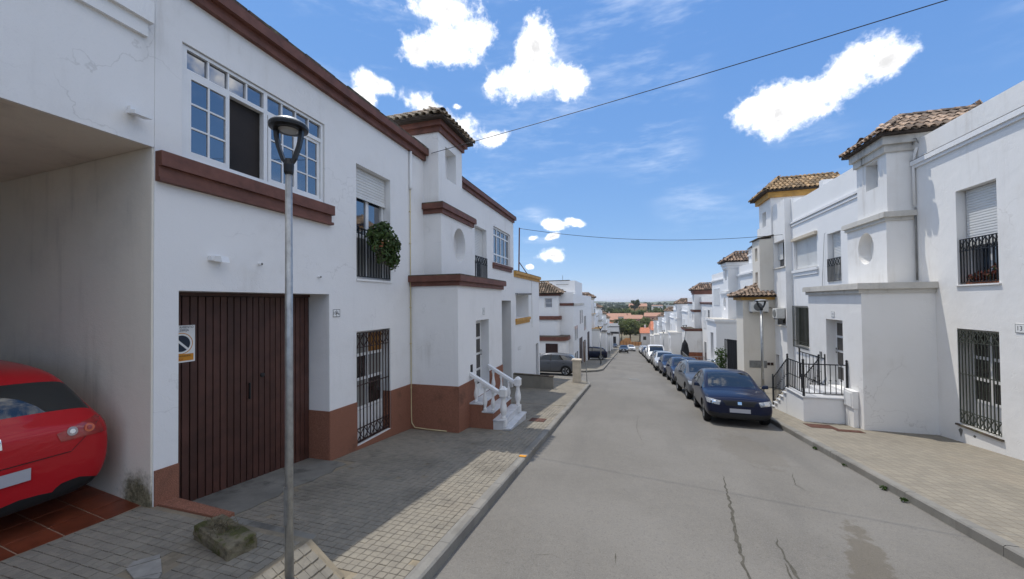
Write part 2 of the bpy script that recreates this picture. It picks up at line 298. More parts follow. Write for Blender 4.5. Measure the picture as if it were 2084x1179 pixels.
def paving(name, col, colb, joint, size, grime, per_object=0.0, joints=True):
    m = bpy.data.materials.new(name); m.use_nodes = True; t = NT(m.node_tree); b = t.n['Principled BSDF']
    tc = t.node('ShaderNodeTexCoord'); ge = t.node('ShaderNodeNewGeometry'); o = ge.outputs['Position']
    sep = t.node('ShaderNodeSeparateXYZ'); t.l.new(o, sep.inputs[0])
    sc = t.node('ShaderNodeVectorMath', operation='SCALE'); t.l.new(o, sc.inputs[0]); sc.inputs['Scale'].default_value = 1.0/size
    fl = t.node('ShaderNodeVectorMath', operation='FLOOR'); t.l.new(sc.outputs[0], fl.inputs[0])
    sp = t.node('ShaderNodeSeparateXYZ'); t.l.new(fl.outputs[0], sp.inputs[0]); cb = t.node('ShaderNodeCombineXYZ')
    t.l.new(sp.outputs[0], cb.inputs[0]); t.l.new(sp.outputs[1], cb.inputs[1])
    wn = t.node('ShaderNodeTexWhiteNoise'); t.l.new(cb.outputs[0], wn.inputs['Vector'])
    c = t.mix(wn.outputs['Value'], rgb(col), rgb(colb))
    c = t.mix(t.m('MULTIPLY', t.ramp(t.noise(o, 1.1, 8, 0.68), 0.44, 0.74), grime), c, (0.085, 0.075, 0.06, 1))
    c = t.mix(t.m('MULTIPLY', t.ramp(t.noise(o, 0.5, 5, 0.6), 0.5, 0.75), 0.3), c, (0.33, 0.27, 0.20, 1))
    c = t.mix(t.m('MULTIPLY', t.ramp(t.noise(o, 45, 5, 0.7), 0.5, 0.75), 0.4), c, rgb([x*0.5 for x in col]))
    h = t.noise(o, 70, 4, 0.6)
    if joints:
        fr = t.node('ShaderNodeVectorMath', operation='FRACTION'); t.l.new(sc.outputs[0], fr.inputs[0]); sf = t.node('ShaderNodeSeparateXYZ'); t.l.new(fr.outputs[0], sf.inputs[0])
        ex = t.m('MINIMUM', sf.outputs[0], t.m('SUBTRACT', 1.0, sf.outputs[0])); ey = t.m('MINIMUM', sf.outputs[1], t.m('SUBTRACT', 1.0, sf.outputs[1]))
        e = t.m('MINIMUM', ex, ey); j = t.ramp(e, 0.02, 0.07)
        c = t.mix(t.m('MULTIPLY', t.m('SUBTRACT', 1.0, j), 0.75), c, rgb(joint)); h = t.m('ADD', t.m('MULTIPLY', h, 0.3), j)
    t.put(b.inputs['Base Color'], c); b.inputs['Roughness'].default_value = 0.85; b.inputs['Specular IOR Level'].default_value = 0.3
    bn = t.node('ShaderNodeBump'); bn.inputs['Strength'].default_value = 0.5; bn.inputs['Distance'].default_value = 0.006
    t.l.new(h, bn.inputs['Height']); t.l.new(bn.outputs[0], b.inputs['Normal']); M[name] = m
TS = 0.092
paving('paver', (0.262, 0.236, 0.188), (0.215, 0.194, 0.158), (0, 0, 0), TS, 0.66, joints=False)
paving('paver_bed', (0.28, 0.235, 0.165), (0.22, 0.185, 0.13), (0.1, 0.08, 0.06), TS, 0.75, joints=False)
paving('paver_far', (0.26, 0.235, 0.185), (0.21, 0.19, 0.155), (0.14, 0.12, 0.09), TS, 0.55)
paving('paver_right', (0.275, 0.247, 0.195), (0.228, 0.205, 0.165), (0.17, 0.14, 0.10), 0.15, 0.22)
paving('kerb_stone', (0.25, 0.24, 0.215), (0.20, 0.19, 0.17), (0, 0, 0), 0.5, 0.5, joints=False)
mat('cement', (0.20, 0.19, 0.165), 0.9, (1.4, 0.6, 1.2), (35, 0.3), col2=(2.5, 0.5, 0.65, (0.11, 0.105, 0.09)))
mat('floor_tile_red', (0.17, 0.042, 0.02), 0.35, (6, 0.7, 1.25), spec=0.5, rnd=0.15)
mat('tile_grout', (0.36, 0.24, 0.17), 0.9)
mat('terrain', (0.16, 0.135, 0.085), 0.95, (0.05, 0.7, 1.25))
mat('hill_grass', (0.10, 0.115, 0.055), 0.95, (0.006, 0.75, 1.3), col2=(0.012, 0.5, 0.62, (0.17, 0.155, 0.09)))
mat('crack_fill', (0.085, 0.078, 0.062), 0.95, (14, 0.6, 1.3))
mat('drain_iron', (0.10, 0.042, 0.028), 0.8, (15, 0.6, 1.4))

# ------------------------------------------------------------------ mesh helpers
class MB:
    def __init__(s): s.v = []; s.f = []
    def quad(s, *p):
        b = len(s.v); s.v.extend([tuple(q) for q in p]); s.f.append(tuple(range(b, b+len(p))))
        return s
    def box(s, x0, x1, y0, y1, z0, z1):
        return s.hexa([(x0,y0,z0),(x1,y0,z0),(x1,y1,z0),(x0,y1,z0),(x0,y0,z1),(x1,y0,z1),(x1,y1,z1),(x0,y1,z1)])
    def hexa(s, p):
        b = len(s.v); s.v.extend([tuple(q) for q in p])
        for f in ((3,2,1,0),(4,5,6,7),(0,1,5,4),(1,2,6,5),(2,3,7,6),(3,0,4,7)): s.f.append(tuple(b+i for i in f))
        return s
    def fbox(s, f, u0, u1, d0, d1, z0, z1):
        return s.hexa([f(u0,d0,z0),f(u1,d0,z0),f(u1,d1,z0),f(u0,d1,z0),f(u0,d0,z1),f(u1,d0,z1),f(u1,d1,z1),f(u0,d1,z1)])
    def bar(s, a, b_, w, h=None):
        a = Vector(a); b_ = Vector(b_); h = h or w; d = (b_-a).normalized()
        up = Vector((0,0,1)) if abs(d.z) < 0.95 else Vector((1,0,0))
        x = d.cross(up).normalized()*w/2; y = x.cross(d).normalized()*h/2
        return s.hexa([a-x-y, a+x-y, a+x+y, a-x+y, b_-x-y, b_+x-y, b_+x+y, b_-x+y])
    def tube(s, pts, r, n=8, r2=None, cap=True):
        pts = [Vector(p) for p in pts]; base = len(s.v); N = len(pts); ref = None
        for i, p in enumerate(pts):
            d = (pts[min(i+1,N-1)]-pts[max(i-1,0)]).normalized()
            if ref is None: ref = Vector((0,0,1)) if abs(d.z) < 0.9 else Vector((1,0,0))
            x = d.cross(ref).normalized(); y = x.cross(d).normalized()
            rr = r if r2 is None else r + (r2-r)*i/max(1,N-1)
            for k in range(n):
                a = 2*math.pi*k/n; s.v.append(tuple(p + x*math.cos(a)*rr + y*math.sin(a)*rr))
        for i in range(N-1):
            for k in range(n):
                s.f.append((base+i*n+k, base+i*n+(k+1)%n, base+(i+1)*n+(k+1)%n, base+(i+1)*n+k))
        if cap:
            s.f.append(tuple(base+k for k in range(n))[::-1]); s.f.append(tuple(base+(N-1)*n+k for k in range(n)))
        return s
    def lathe(s, prof, c=(0,0,0), n=16, axis='z'):
        base = len(s.v); N = len(prof)
        for (r, z) in prof:
            for k in range(n):
                a = 2*math.pi*k/n; q = (r*math.cos(a), r*math.sin(a), z)
                if axis == 'x': q = (z, q[0], q[1])
                if axis == 'y': q = (q[0], z, q[1])
                s.v.append((c[0]+q[0], c[1]+q[1], c[2]+q[2]))
        for i in range(N-1):
            for k in range(n):
                s.f.append((base+i*n+k, base+i*n+(k+1)%n, base+(i+1)*n+(k+1)%n, base+(i+1)*n+k))
        s.f.append(tuple(base+k for k in range(n))[::-1]); s.f.append(tuple(base+(N-1)*n+k for k in range(n)))
        return s
    def prism(s, poly, f0, f1):
        """poly: 2-d points, f0/f1 map (a,b) to the two end faces"""
        n = len(poly); b = len(s.v)
        s.v.extend([tuple(f0(*p)) for p in poly]); s.v.extend([tuple(f1(*p)) for p in poly])
        s.f.append(tuple(range(b, b+n))); s.f.append(tuple(range(b+2*n-1, b+n-1, -1)))
        for i in range(n): s.f.append((b+i, b+n+i, b+n+(i+1)%n, b+(i+1)%n))
        return s
    def mesh(s, name, smooth=False, fix=True):
        me = bpy.data.meshes.new(name); me.from_pydata(s.v, [], s.f)
        if fix:
            bm = bmesh.new(); bm.from_mesh(me); bmesh.ops.recalc_face_normals(bm, faces=bm.faces); bm.to_mesh(me); bm.free()
        if smooth:
            me.polygons.foreach_set('use_smooth', [True]*len(me.polygons))
        me.update()
        return me
    def build(s, name, material, parent=None, smooth=False, bevel=0.0, fix=True):
        return link(name, s.mesh(name, smooth, fix), material, parent, bevel)
def link(name, me, material, parent=None, bevel=0.0):
    o = bpy.data.objects.new(name, me); COL.objects.link(o)
    if material:
        if len(me.materials) == 0: me.materials.append(M[material] if isinstance(material, str) else material)
        else:
            o.material_slots[0].link = 'OBJECT'; o.material_slots[0].material = M[material] if isinstance(material, str) else material
    adopt(o, parent)
    if bevel:
        md = o.modifiers.new('bevel', 'BEVEL'); md.width = bevel; md.segments = 2; md.limit_method = 'ANGLE'
    return o
def adopt(o, parent):
    if parent is not None:
        o.parent = parent
        if parent.type == 'EMPTY': o.matrix_parent_inverse = Matrix.Translation(-Vector(parent.location))
def tag(o, label=None, cat=None, group=None, kind=None):
    if label: o['label'] = label
    if cat: o['category'] = cat
    if group: o['group'] = group
    if kind: o['kind'] = kind
    return o
def thing(name, label, cat, loc=(0,0,0), group=None):
    o = bpy.data.objects.new(name, None); COL.objects.link(o); o.location = loc; o.empty_display_size = 0.2
    return tag(o, label, cat, group)
def copy_tree(o, parent=None):
    c = o.copy(); COL.objects.link(c)
    if parent is not None:
        c.parent = parent; c.matrix_parent_inverse = o.matrix_parent_inverse.copy()
    for ch in list(o.children): copy_tree(ch, c)
    return c
def text_mesh(body, size, thick=0.0):
    cu = bpy.data.curves.new('t', 'FONT'); cu.body = body; cu.size = size; cu.align_x = 'CENTER'; cu.align_y = 'CENTER'; cu.extrude = thick
    o = bpy.data.objects.new('t', cu); COL.objects.link(o)
    me = bpy.data.meshes.new_from_object(o); bpy.data.objects.remove(o); me.materials.clear()
    return me
def lettering(name, body, size, X, y, z, out, material, parent, sx=1.0):
    """flat lettering on a wall plane X=const, read from the side 'out' (+1/-1)"""
    me = text_mesh(body, size)
    for v in me.vertices:
        a, b = v.co.x*sx, v.co.y
        v.co = (X, y + (a if out > 0 else -a), z + b)
    return link(name, me, material, parent)
SL = -0.0995
def gz(y, dz=0.0): return SL*y + dz
PAV = 0.13      # pavement above carriageway

def wall(mb, f, u0, u1, z0, z1, th, ops=()):
    """solid slab with pockets: ops = (ua, ub, za, zb, depth)"""
    us = sorted({u0, u1, *[min(max(o[0],u0),u1) for o in ops], *[min(max(o[1],u0),u1) for o in ops]})
    zs = sorted({z0, z1, *[min(max(o[2],z0),z1) for o in ops], *[min(max(o[3],z0),z1) for o in ops]})
    for i in range(len(us)-1):
        for j in range(len(zs)-1):
            uc, zc = (us[i]+us[i+1])/2, (zs[j]+zs[j+1])/2
            if any(o[0] < uc < o[1] and o[2] < zc < o[3] for o in ops): continue
            mb.quad(f(us[i],0,zs[j]), f(us[i+1],0,zs[j]), f(us[i+1],0,zs[j+1]), f(us[i],0,zs[j+1]))
    for (a, b, c, d, e) in ops:
        mb.quad(f(a,0,c), f(a,e,c), f(a,e,d), f(a,0,d)); mb.quad(f(b,0,c), f(b,e,c), f(b,e,d), f(b,0,d))
        mb.quad(f(a,0,c), f(b,0,c), f(b,e,c), f(a,e,c)); mb.quad(f(a,0,d), f(b,0,d), f(b,e,d), f(a,e,d))
        mb.quad(f(a,e,c), f(b,e,c), f(b,e,d), f(a,e,d))
    mb.quad(f(u0,th,z0), f(u1,th,z0), f(u1,th,z1), f(u0,th,z1))
    mb.quad(f(u0,0,z0), f(u0,th,z0), f(u0,th,z1), f(u0,0,z1)); mb.quad(f(u1,0,z0), f(u1,th,z0), f(u1,th,z1), f(u1,0,z1))
    mb.quad(f(u0,0,z1), f(u1,0,z1), f(u1,th,z1), f(u0,th,z1)); mb.quad(f(u0,0,z0), f(u1,0,z0), f(u1,th,z0), f(u0,th,z0))
    return mb
def oval_wall(mb, f, u0, u1, z0, z1, cu, cz, ru, rz, depth):
    """front face with an oval niche"""
    angs = [2*math.pi*i/40 for i in range(40)]
    for (a, b) in ((u0,z0),(u1,z0),(u1,z1),(u0,z1)): angs.append(math.atan2(b-cz, a-cu) % (2*math.pi))
    angs = sorted(angs); inn = []; outr = []
    for t in angs:
        c, s = math.cos(t), math.sin(t)
        k = min(((u1-cu)/c if c > 1e-9 else 1e9), ((u0-cu)/c if c < -1e-9 else 1e9), ((z1-cz)/s if s > 1e-9 else 1e9), ((z0-cz)/s if s < -1e-9 else 1e9))
        outr.append((cu+c*k, cz+s*k)); q = 1/math.sqrt((c/ru)**2+(s/rz)**2); inn.append((cu+c*q, cz+s*q))
    n = len(angs)
    for i in range(n):
        j = (i+1) % n
        mb.quad(f(outr[i][0],0,outr[i][1]), f(outr[j][0],0,outr[j][1]), f(inn[j][0],0,inn[j][1]), f(inn[i][0],0,inn[i][1]))
        mb.quad(f(inn[i][0],0,inn[i][1]), f(inn[j][0],0,inn[j][1]), f(inn[j][0],depth,inn[j][1]), f(inn[i][0],depth,inn[i][1]))
    mb.quad(*[f(p[0],depth,p[1]) for p in inn])
def fx(X, out):       # facade facing the street: u = world y, d = depth into the wall
    return lambda u, d, z: (X - out*d, u, z)
def fy(Y, out=-1):    # wall facing the camera (-y): u = world x
    return lambda u, d, z: (u, Y - out*d, z)

# ---- windows, doors, grilles (parts of a house; f maps (u, depth, z))
def window(par, f, u0, u1, z0, z1, d, cols=2, rows=1, fr=0.05, glass='glass', frame='white_pvc', muntin=0.03, split=None, depth=0.05):
    w = MB()
    w.fbox(f,u0,u1,d-depth,d,z0,z0+fr); w.fbox(f,u0,u1,d-depth,d,z1-fr,z1)
    w.fbox(f,u0,u0+fr,d-depth,d,z0+fr,z1-fr); w.fbox(f,u1-fr,u1,d-depth,d,z0+fr,z1-fr)
    iu0, iu1, iz0, iz1 = u0+fr, u1-fr, z0+fr, z1-fr
    zs = split or [iz0+(iz1-iz0)*i/rows for i in range(rows+1)]
    us = [iu0+(iu1-iu0)*i/cols for i in range(cols+1)]
    for u in us[1:-1]: w.fbox(f,u-muntin/2,u+muntin/2,d-depth*0.9,d,iz0,iz1)
    for z in zs[1:-1]:
        for i in range(cols): w.fbox(f,us[i]+(muntin/2 if i else 0),us[i+1]-(muntin/2 if i < cols-1 else 0),d-depth*0.85,d,z-muntin/2,z+muntin/2)
    o = w.build('window', frame, par)
    for i in range(cols):
        for j in range(len(zs)-1):
            p = MB(); g = d-depth*0.35
            a, b, c, e = us[i]+muntin*0.4, us[i+1]-muntin*0.4, zs[j]+muntin*0.4, zs[j+1]-muntin*0.4
            tilt = random.uniform(-0.004, 0.004)
            p.quad(f(a,g+tilt,c), f(b,g,c), f(b,g,e), f(a,g+tilt,e)); p.build('pane', glass if isinstance(glass, str) else random.choice(glass), o, fix=False)
    return o
def shutter(par, f, u0, u1, z0, z1, d, pitch=0.055, name='roller_shutter', m='shutter_white'):
    s = MB(); z = z0; s.fbox(f,u0,u1,d-0.035,d-0.005,z0,z0+0.05); z += 0.05
    while z < z1-0.001:
        e = min(z+pitch, z1)
        s.quad(f(u0,d-0.008,z), f(u1,d-0.008,z), f(u1,d-0.022,z+(e-z)*0.25), f(u0,d-0.022,z+(e-z)*0.25))
        s.quad(f(u0,d-0.022,z+(e-z)*0.25), f(u1,d-0.022,z+(e-z)*0.25), f(u1,d-0.022,z+(e-z)*0.8), f(u0,d-0.022,z+(e-z)*0.8))
        s.quad(f(u0,d-0.022,z+(e-z)*0.8), f(u1,d-0.022,z+(e-z)*0.8), f(u1,d-0.008,e), f(u0,d-0.008,e)); z = e
    return s.build(name, m, par, fix=False)
def grille(par, f, u0, u1, z0, z1, d, n=8, bar=0.016, m='iron_black', bands=(), mid=(), name='window_grille', foot=0.0):
    """upright bars with rails; bands = (za, zb) strips filled with crossed bars"""
    g = MB(); g.fbox(f,u0,u1,d-bar*0.7,d+bar*0.7,z0,z0+bar); o = g.build(name, m, par)
    rails = [(z1-bar/2, .7)] + [(z, .75) for z in mid] + [(z, .8) for ab in bands for z in ab if abs(z-z0) > bar*1.2 and abs(z-z1) > bar*1.2]
    for (z, k) in rails:
        r = MB(); r.fbox(f,u0,u1,d-bar*k,d+bar*k,z-bar/2,z+bar/2); r.build('rail', m, o)
    us = [u0+bar/2+(u1-u0-bar)*i/(n-1) for i in range(n)]
    for u in us:
        b = MB(); b.fbox(f,u-bar/2,u+bar/2,d-bar/2,d+bar/2,z0-foot,z1); b.build('bar', m, o)
    for (a, b) in bands:
        for i in range(0, n-2, 2):
            for (p, q) in ((a,b),(b,a)):
                c = MB(); c.bar(f(us[i],d-bar*0.6,p), f(us[i+2],d-bar*0.6,q), bar*0.75); c.build('cross_bar', m, o)
    return o

# ---- barrel tiles and hipped roofs
def tile_mesh(L=0.40, r0=0.085, r1=0.066, n=6, th=0.014):
    mb = MB(); 
    for (rr0, rr1, k) in ((r0, r1, 0), (r0-th, r1-th, 1)):
        for (y, r) in ((0.0, rr0), (L, rr1)):
            for i in range(n+1):
                a = math.pi*i/n; mb.v.append((r*math.cos(a), y, r*0.9*math.sin(a)))
    q = n+1
    for i in range(n):
        mb.f.append((i, i+1, q+i+1, q+i)); mb.f.append((2*q+i, 3*q+i, 3*q+i+1, 2*q+i+1)); mb.f.append((i, 2*q+i, 2*q+i+1, i+1))
    return mb.mesh('barrel_tile', smooth=False)
TILE = {}
def tile_for(m):
    if m not in TILE:
        me = tile_mesh(); me.materials.append(M[m]); TILE[m] = me
    return TILE[m]
def hip_roof(par, x0, x1, y0, y1, z, ridge, material, pitch=0.205, course=0.31, joined=False, name='roof'):
    """hipped roof on an eaves rectangle; ridge = ((xa,ya),(xb,yb),zr). Tiles are objects of their own unless joined"""
    (ra, rb, zr) = ridge; A = Vector((ra[0], ra[1], zr)); B = Vector((rb[0], rb[1], zr))
    c = [Vector((x0,y0,z)), Vector((x1,y0,z)), Vector((x1,y1,z)), Vector((x0,y1,z))]
    near = lambda p: A if (p-A).length < (p-B).length else B
    base = MB(); faces = []
    for i in range(4):
        p, q = c[i], c[(i+1) % 4]; a, b = near(p), near(q)
        if (A-B).length < 1e-6: poly = [p, q, A]
        else: poly = [p, q, b] if a == b else [p, q, b, a]
        faces.append((p, q, poly)); base.quad(*poly)
    dn = Vector((0,0,0.06)); base.quad(*[v-dn for v in c])
    for i in range(4): base.quad(c[i], c[(i+1)%4], c[(i+1)%4]-dn, c[i]-dn)
    roof = base.build(name, 'roof_under', par, fix=False)
    rnd = random.Random(int(abs(x0*97+y0*31)*10)); spots = []
    for (p, q, poly) in faces:
        ux = (q-p).normalized(); nrm = ux.cross(poly[2]-p).normalized()
        if nrm.z < 0: nrm = -nrm
        uy = nrm.cross(ux).normalized()
        if uy.z < 0: uy = -uy
        L = (q-p).length; loc = [((v-p).dot(ux), (v-p).dot(uy)) for v in poly]; H = max(l[1] for l in loc)
        def inside(a, b, s=0.03):
            for k in range(len(loc)):
                (xa, ya), (xb, yb) = loc[k], loc[(k+1) % len(loc)]
                if (xb-xa)*(b-ya)-(yb-ya)*(a-xa) < -s*math.hypot(xb-xa, yb-ya): return False
            return True
        n = max(1, int(round(L/pitch)))
        for i in range(n):
            u = (i+0.5)*L/n; v = -0.05
            while v < H:
                if inside(u, v+0.14, 0.05):
                    sx = rnd.uniform(-0.02, 0.02); X = (ux*math.cos(sx)+uy*math.sin(sx)); Yv = nrm.cross(X).normalized()
                    Yt = (Yv*math.cos(0.05) - nrm*math.sin(0.05)); N = X.cross(Yt)
                    o = p+ux*(u+rnd.uniform(-.008,.008))+uy*(v+rnd.uniform(-.012,.012))+nrm*(0.035+rnd.uniform(0,.008))
                    spots.append(Matrix(((X.x,Yt.x,N.x,o.x),(X.y,Yt.y,N.y,o.y),(X.z,Yt.z,N.z,o.z),(0,0,0,1))))
                v += course
        hipline = None
    hips = [(c[i], near(c[i])) for i in range(4)] + ([(A, B)] if (A-B).length > 0.3 else [])
    for (p, q) in hips:
        d = (q-p).normalized(); X = d.cross(Vector((0,0,1))).normalized(); N = X.cross(d); L = (q-p).length; v = 0.0
        while v < L-0.15:
            o = p+d*v+N*0.055
            spots.append(Matrix(((X.x*1.15,d.x,N.x*1.15,o.x),(X.y*1.15,d.y,N.y*1.15,o.y),(X.z*1.15,d.z,N.z*1.15,o.z),(0,0,0,1)))); v += course
    me = tile_for(material)
    if joined:
        mb = MB(); cs = [v.co.copy() for v in me.vertices]; fs = [tuple(f.vertices) for f in me.polygons]
        for m4 in spots:
            b = len(mb.v); mb.v.extend([tuple(m4 @ v) for v in cs]); mb.f.extend([tuple(b+i for i in f) for f in fs])
        t = mb.build('roof_tiles', material+'_far', roof, fix=False); t['kind'] = 'stuff'
    else:
        for m4 in spots:
            o = bpy.data.objects.new('roof_tile', me); COL.objects.link(o); o.parent = roof; o.matrix_world = m4
    return roof
def far_tile(name, col, dark):
    """same clay tiles for distant roofs: colour changes from tile to tile with position"""
    m = bpy.data.materials.new(name); m.use_nodes = True; t = NT(m.node_tree); b = t.n['Principled BSDF']
    ge = t.node('ShaderNodeNewGeometry'); oi = ge.outputs['Random Per Island']
    c = t.mix(t.ramp(oi, 0.25, 0.9), rgb(dark), rgb(col)); c = t.mix(t.m('MULTIPLY', t.ramp(t.noise(ge.outputs['Position'], 5, 5, 0.6), 0.5, 0.7), 0.6), c, rgb(dark))
    t.put(b.inputs['Base Color'], c); b.inputs['Roughness'].default_value = 0.9; M[name] = m
far_tile('roof_tile_far', (0.32, 0.23, 0.16), (0.10, 0.075, 0.05)); far_tile('roof_tile_warm_far', (0.39, 0.27, 0.19), (0.10, 0.07, 0.052)); far_tile('roof_tile_straw_far', (0.42, 0.28, 0.15), (0.13, 0.095, 0.06))

def ledge(par, f, u0, u1, z0, z1, m, p=0.10, lip=0.05, side=None, name='ledge', top='coping_old', returns=None, cap=0.03):
    """two-step moulding along a front; returns = depth it runs back along the sides"""
    mb = MB(); zm = z0+(z1-z0)*0.45; b = returns or 0.0
    mb.fbox(f,u0-lip*0.6,u1+lip*0.6,-p*0.5,b,z0,zm); mb.fbox(f,u0-lip*1.6,u1+lip*1.6,-p,b,zm,z1)
    o = mb.build(name, m, par)
    if cap:
        c = MB(); c.fbox(f,u0-lip*1.5,u1+lip*1.5,-p+0.012,b,z1,z1+cap); c.build('coping', top, o)
    return o

def tower_unit(par, Xf, out, Y0, dz, wm, trim, P, tile, joined=False, base=None, far=False, zg=None):
    """entrance block + oval-niche block + tiled lantern tower that stand in front of a facade.
       P: dict of y offsets/projections. Returns nothing; all parts hang under par."""
    zb = zg if zg is not None else gz(Y0+3.5)-0.6
    pa, pm, pt = P['pa'], P['pm'], P['pt']; ya0, ya1 = Y0, Y0+P['la']; ym0, ym1 = Y0+P['om'], Y0+P['om']+P['lm']; yt0, yt1 = ym0, ym0+P['lt']
    za, zl = P['za']+dz, P['zl']+dz; zm, zml = P['zm']+dz, P['zml']+dz; zt, ztl = P['zt']+dz, P['ztl']+dz
    Xa, Xm, Xt = Xf+out*pa, Xf+out*pm, Xf+out*pt
    mb = MB(); f = fx(Xa, out); dr = P['door']
    wall(mb, f, ya0, ya1, zb, za, pa, [(Y0+dr[0], Y0+dr[1], dr[2]+dz, dr[3]+dz, 0.32)])
    mb.build('entrance_wall', wm, par)
    ledge(par, f, ya0, ya1, za, zl, trim, 0.13, 0.07, returns=pa-0.004, name='entrance_ledge', top=P.get('top','coping_old'))
    # door leaf with a column of square lights
    d0, d1, dz0, dz1 = Y0+dr[0], Y0+dr[1], dr[2]+dz, dr[3]+dz
    D = MB(); D.fbox(f,d0,d1,0.26,0.315,dz0,dz1); dd = D.build('door', P.get('doormat','white_pvc'), par)
    if P.get('lights', True):
        n = 4; h = (dz1-dz0-0.25)/n
        for i in range(n):
            z = dz1-0.12-h*(i+1)
            lo, hi = d0+0.14, d1-0.10
            g = MB(); g.fbox(f,lo,hi,0.245,0.258,z+0.07,z+h); g.build('pane', 'glass_dim', dd)
    h = MB(); hy = d1-0.08 if P.get('lightside', 0) == 0 else d0+0.08
    h.bar(f(hy,0.22,dz0+1.0), f(hy,0.22,dz0+1.16), 0.03); h.bar(f(hy,0.26,dz0+1.08), f(hy,0.20,dz0+1.08), 0.02); h.build('handle', 'chrome', dd)
    # oval niche block
    zbm = za+0.02; fm = fx(Xm, out); mb = MB()
    oval_wall(mb, fm, ym0, ym1, zbm, zm, ym0+P['ov'][0], P['ov'][1]+dz, P['ov'][2], P['ov'][3], min(0.30, pm*0.8))
    for u in (ym0, ym1): mb.quad(fm(u,0,zbm), fm(u,pm,zbm), fm(u,pm,zm), fm(u,0,zm))
    mb.quad(fm(ym0,0,zm), fm(ym1,0,zm), fm(ym1,pm,zm), fm(ym0,pm,zm))
    mb.build('niche_wall', wm, par)
    ledge(par, fm, ym0, ym1, zm, zml, trim, 0.11, 0.07, returns=pm-0.004, name='niche_ledge', top=P.get('top','coping_old'))
    # tower shaft with one small opening
    ft = fx(Xt, out); mb = MB(); tw = P['tw']
    wall(mb, ft, yt0, yt1, zml-0.02, zt, 2.6, [(yt0+tw[0], yt0+tw[1], tw[2]+dz, tw[3]+dz, 0.28)])
    mb.build('tower_wall', wm, par)
    ledge(par, ft, yt0, yt1, zt, ztl, trim, 0.14, 0.08, returns=2.6, name='tower_cornice', cap=0)
    ov = 0.27; xa, xb = (Xt-2.75, Xt+ov) if out > 0 else (Xt-ov, Xt+2.75); yc = (yt0+yt1)/2
    hw = (yt1-yt0)/2+ov; rz = ztl+0.03+hw*P.get('rise',0.62)
    r0 = (Xt+ov-hw) if out > 0 else (Xt-ov+hw); r1 = (Xt-2.75+hw*0.3) if out > 0 else (Xt+2.75-hw*0.3)
    hip_roof(par, xa, xb, yt0-ov, yt1+ov, ztl+0.03, ((min(r0,r1), yc), (max(r0,r1), yc), rz), tile, joined=joined)
    if base:
        for q in ((ya0-0.015,d0-0.002,-0.018,pa,zb,base+dz), (d1+0.002,ya1+0.01,-0.018,pa,zb,base+dz+0.002), (d0-0.002,d1+0.002,-0.018,0.0,zb,dz0-0.02)):
            b = MB(); b.fbox(f, *q); b.build('plinth', P.get('plinth','red_render'), par)

# ------------------------------------------------------------------ ground
def terrain():
    ys = [-40, 0, 60, 126, 140, 165, 220, 320, 500, 800, 1200]; zs = [3.9, -0.07, -6.04, -12.62, -13.0, -13.4, -14, -14, -13.5, -12.5, -13]
    xs = [-1500, -400, -120, -40, -10, 20, 60, 140, 420, 1500]; mb = MB(); n = len(xs)
    for j, y in enumerate(ys):
        for x in xs: mb.v.append((x, y, zs[j] + (max(0, x-60)*0.03 if y > 200 else 0)))
    for j in range(len(ys)-1):
        for i in range(n-1): mb.f.append((j*n+i, j*n+i+1, (j+1)*n+i+1, (j+1)*n+i))
    tag(mb.build('ground', 'terrain'), kind='structure')
    # low hills on the horizon
    rnd = random.Random(3); mb = MB(); nx = 120; rows = [(1000, -14, 0), (1500, -10, 3), (2200, -6, 7), (3000, -2, 10), (3800, -8, 4), (5200, -60, 0)]
    for (y, h, amp) in rows:
        for i in range(nx):
            x = -3800+7600*i/(nx-1)
            z = h + amp*(math.sin(x*0.0043+y)*0.6 + math.sin(x*0.0113+y*1.7)*0.35 + math.sin(x*0.027+y*0.3)*0.12)
            if 150 < x < 1400 and 1400 < y < 4000: z += 20*math.sin((x-150)/1250*math.pi)
            mb.v.append((x, y, z))
    for j in range(len(rows)-1):
        for i in range(nx-1): mb.f.append((j*nx+i, j*nx+i+1, (j+1)*nx+i+1, (j+1)*nx+i))
    tag(mb.build('hills', 'hill_grass', smooth=True), kind='structure')
terrain()
rb = MB(); 
for (a, b) in ((-25, 22), (22, 30), (30, 80), (80, 127.5)):
    rb.quad((-32,a,gz(a)), (4.2,a,gz(a)), (4.2,b,gz(b)), (-32,b,gz(b)))
road = tag(rb.build('road', 'asphalt', fix=False), kind='structure')
rb = MB(); rb.quad((-30,127.5,gz(127.5)),(14,127.5,gz(127.5)),(20,150,-13.0),(-36,150,-13.0))
tag(rb.build('yard', 'asphalt', fix=False), kind='structure')
def slab(name, poly, m, dz, thick=0.16):
    mb = MB(); mb.prism(poly, lambda x,y: (x,y,gz(y,dz)), lambda x,y: (x,y,gz(y,dz-thick)))
    return tag(mb.build(name, m), kind='structure')
pav_near = slab('pavement_left', [(-6.6,-25),(-2.04,-25),(-2.04,13),(-6.6,13)], 'paver_bed', PAV-0.009)
pav_a = slab('pavement_left_corner', [(-5.6,13),(-2.04,13),(-2.04,20.2),(-2.15,20.9),(-2.5,21.6),(-3.2,22.3),(-4.4,22.75),(-14,22.9),(-14,21.0),(-5.6,21.0)], 'paver_far', PAV)
pav_b = slab('pavement_left_lower', [(-14,28.4),(-4.2,28.2),(-3.1,28.6),(-2.4,29.5),(-2.05,31.0),(-2.04,125),(-9,125),(-9,34),(-14,34)], 'paver_far', PAV)
pav_r = slab('pavement_right', [(4.24,-25),(9.5,-25),(9.5,125),(4.24,125)], 'paver_right', PAV)
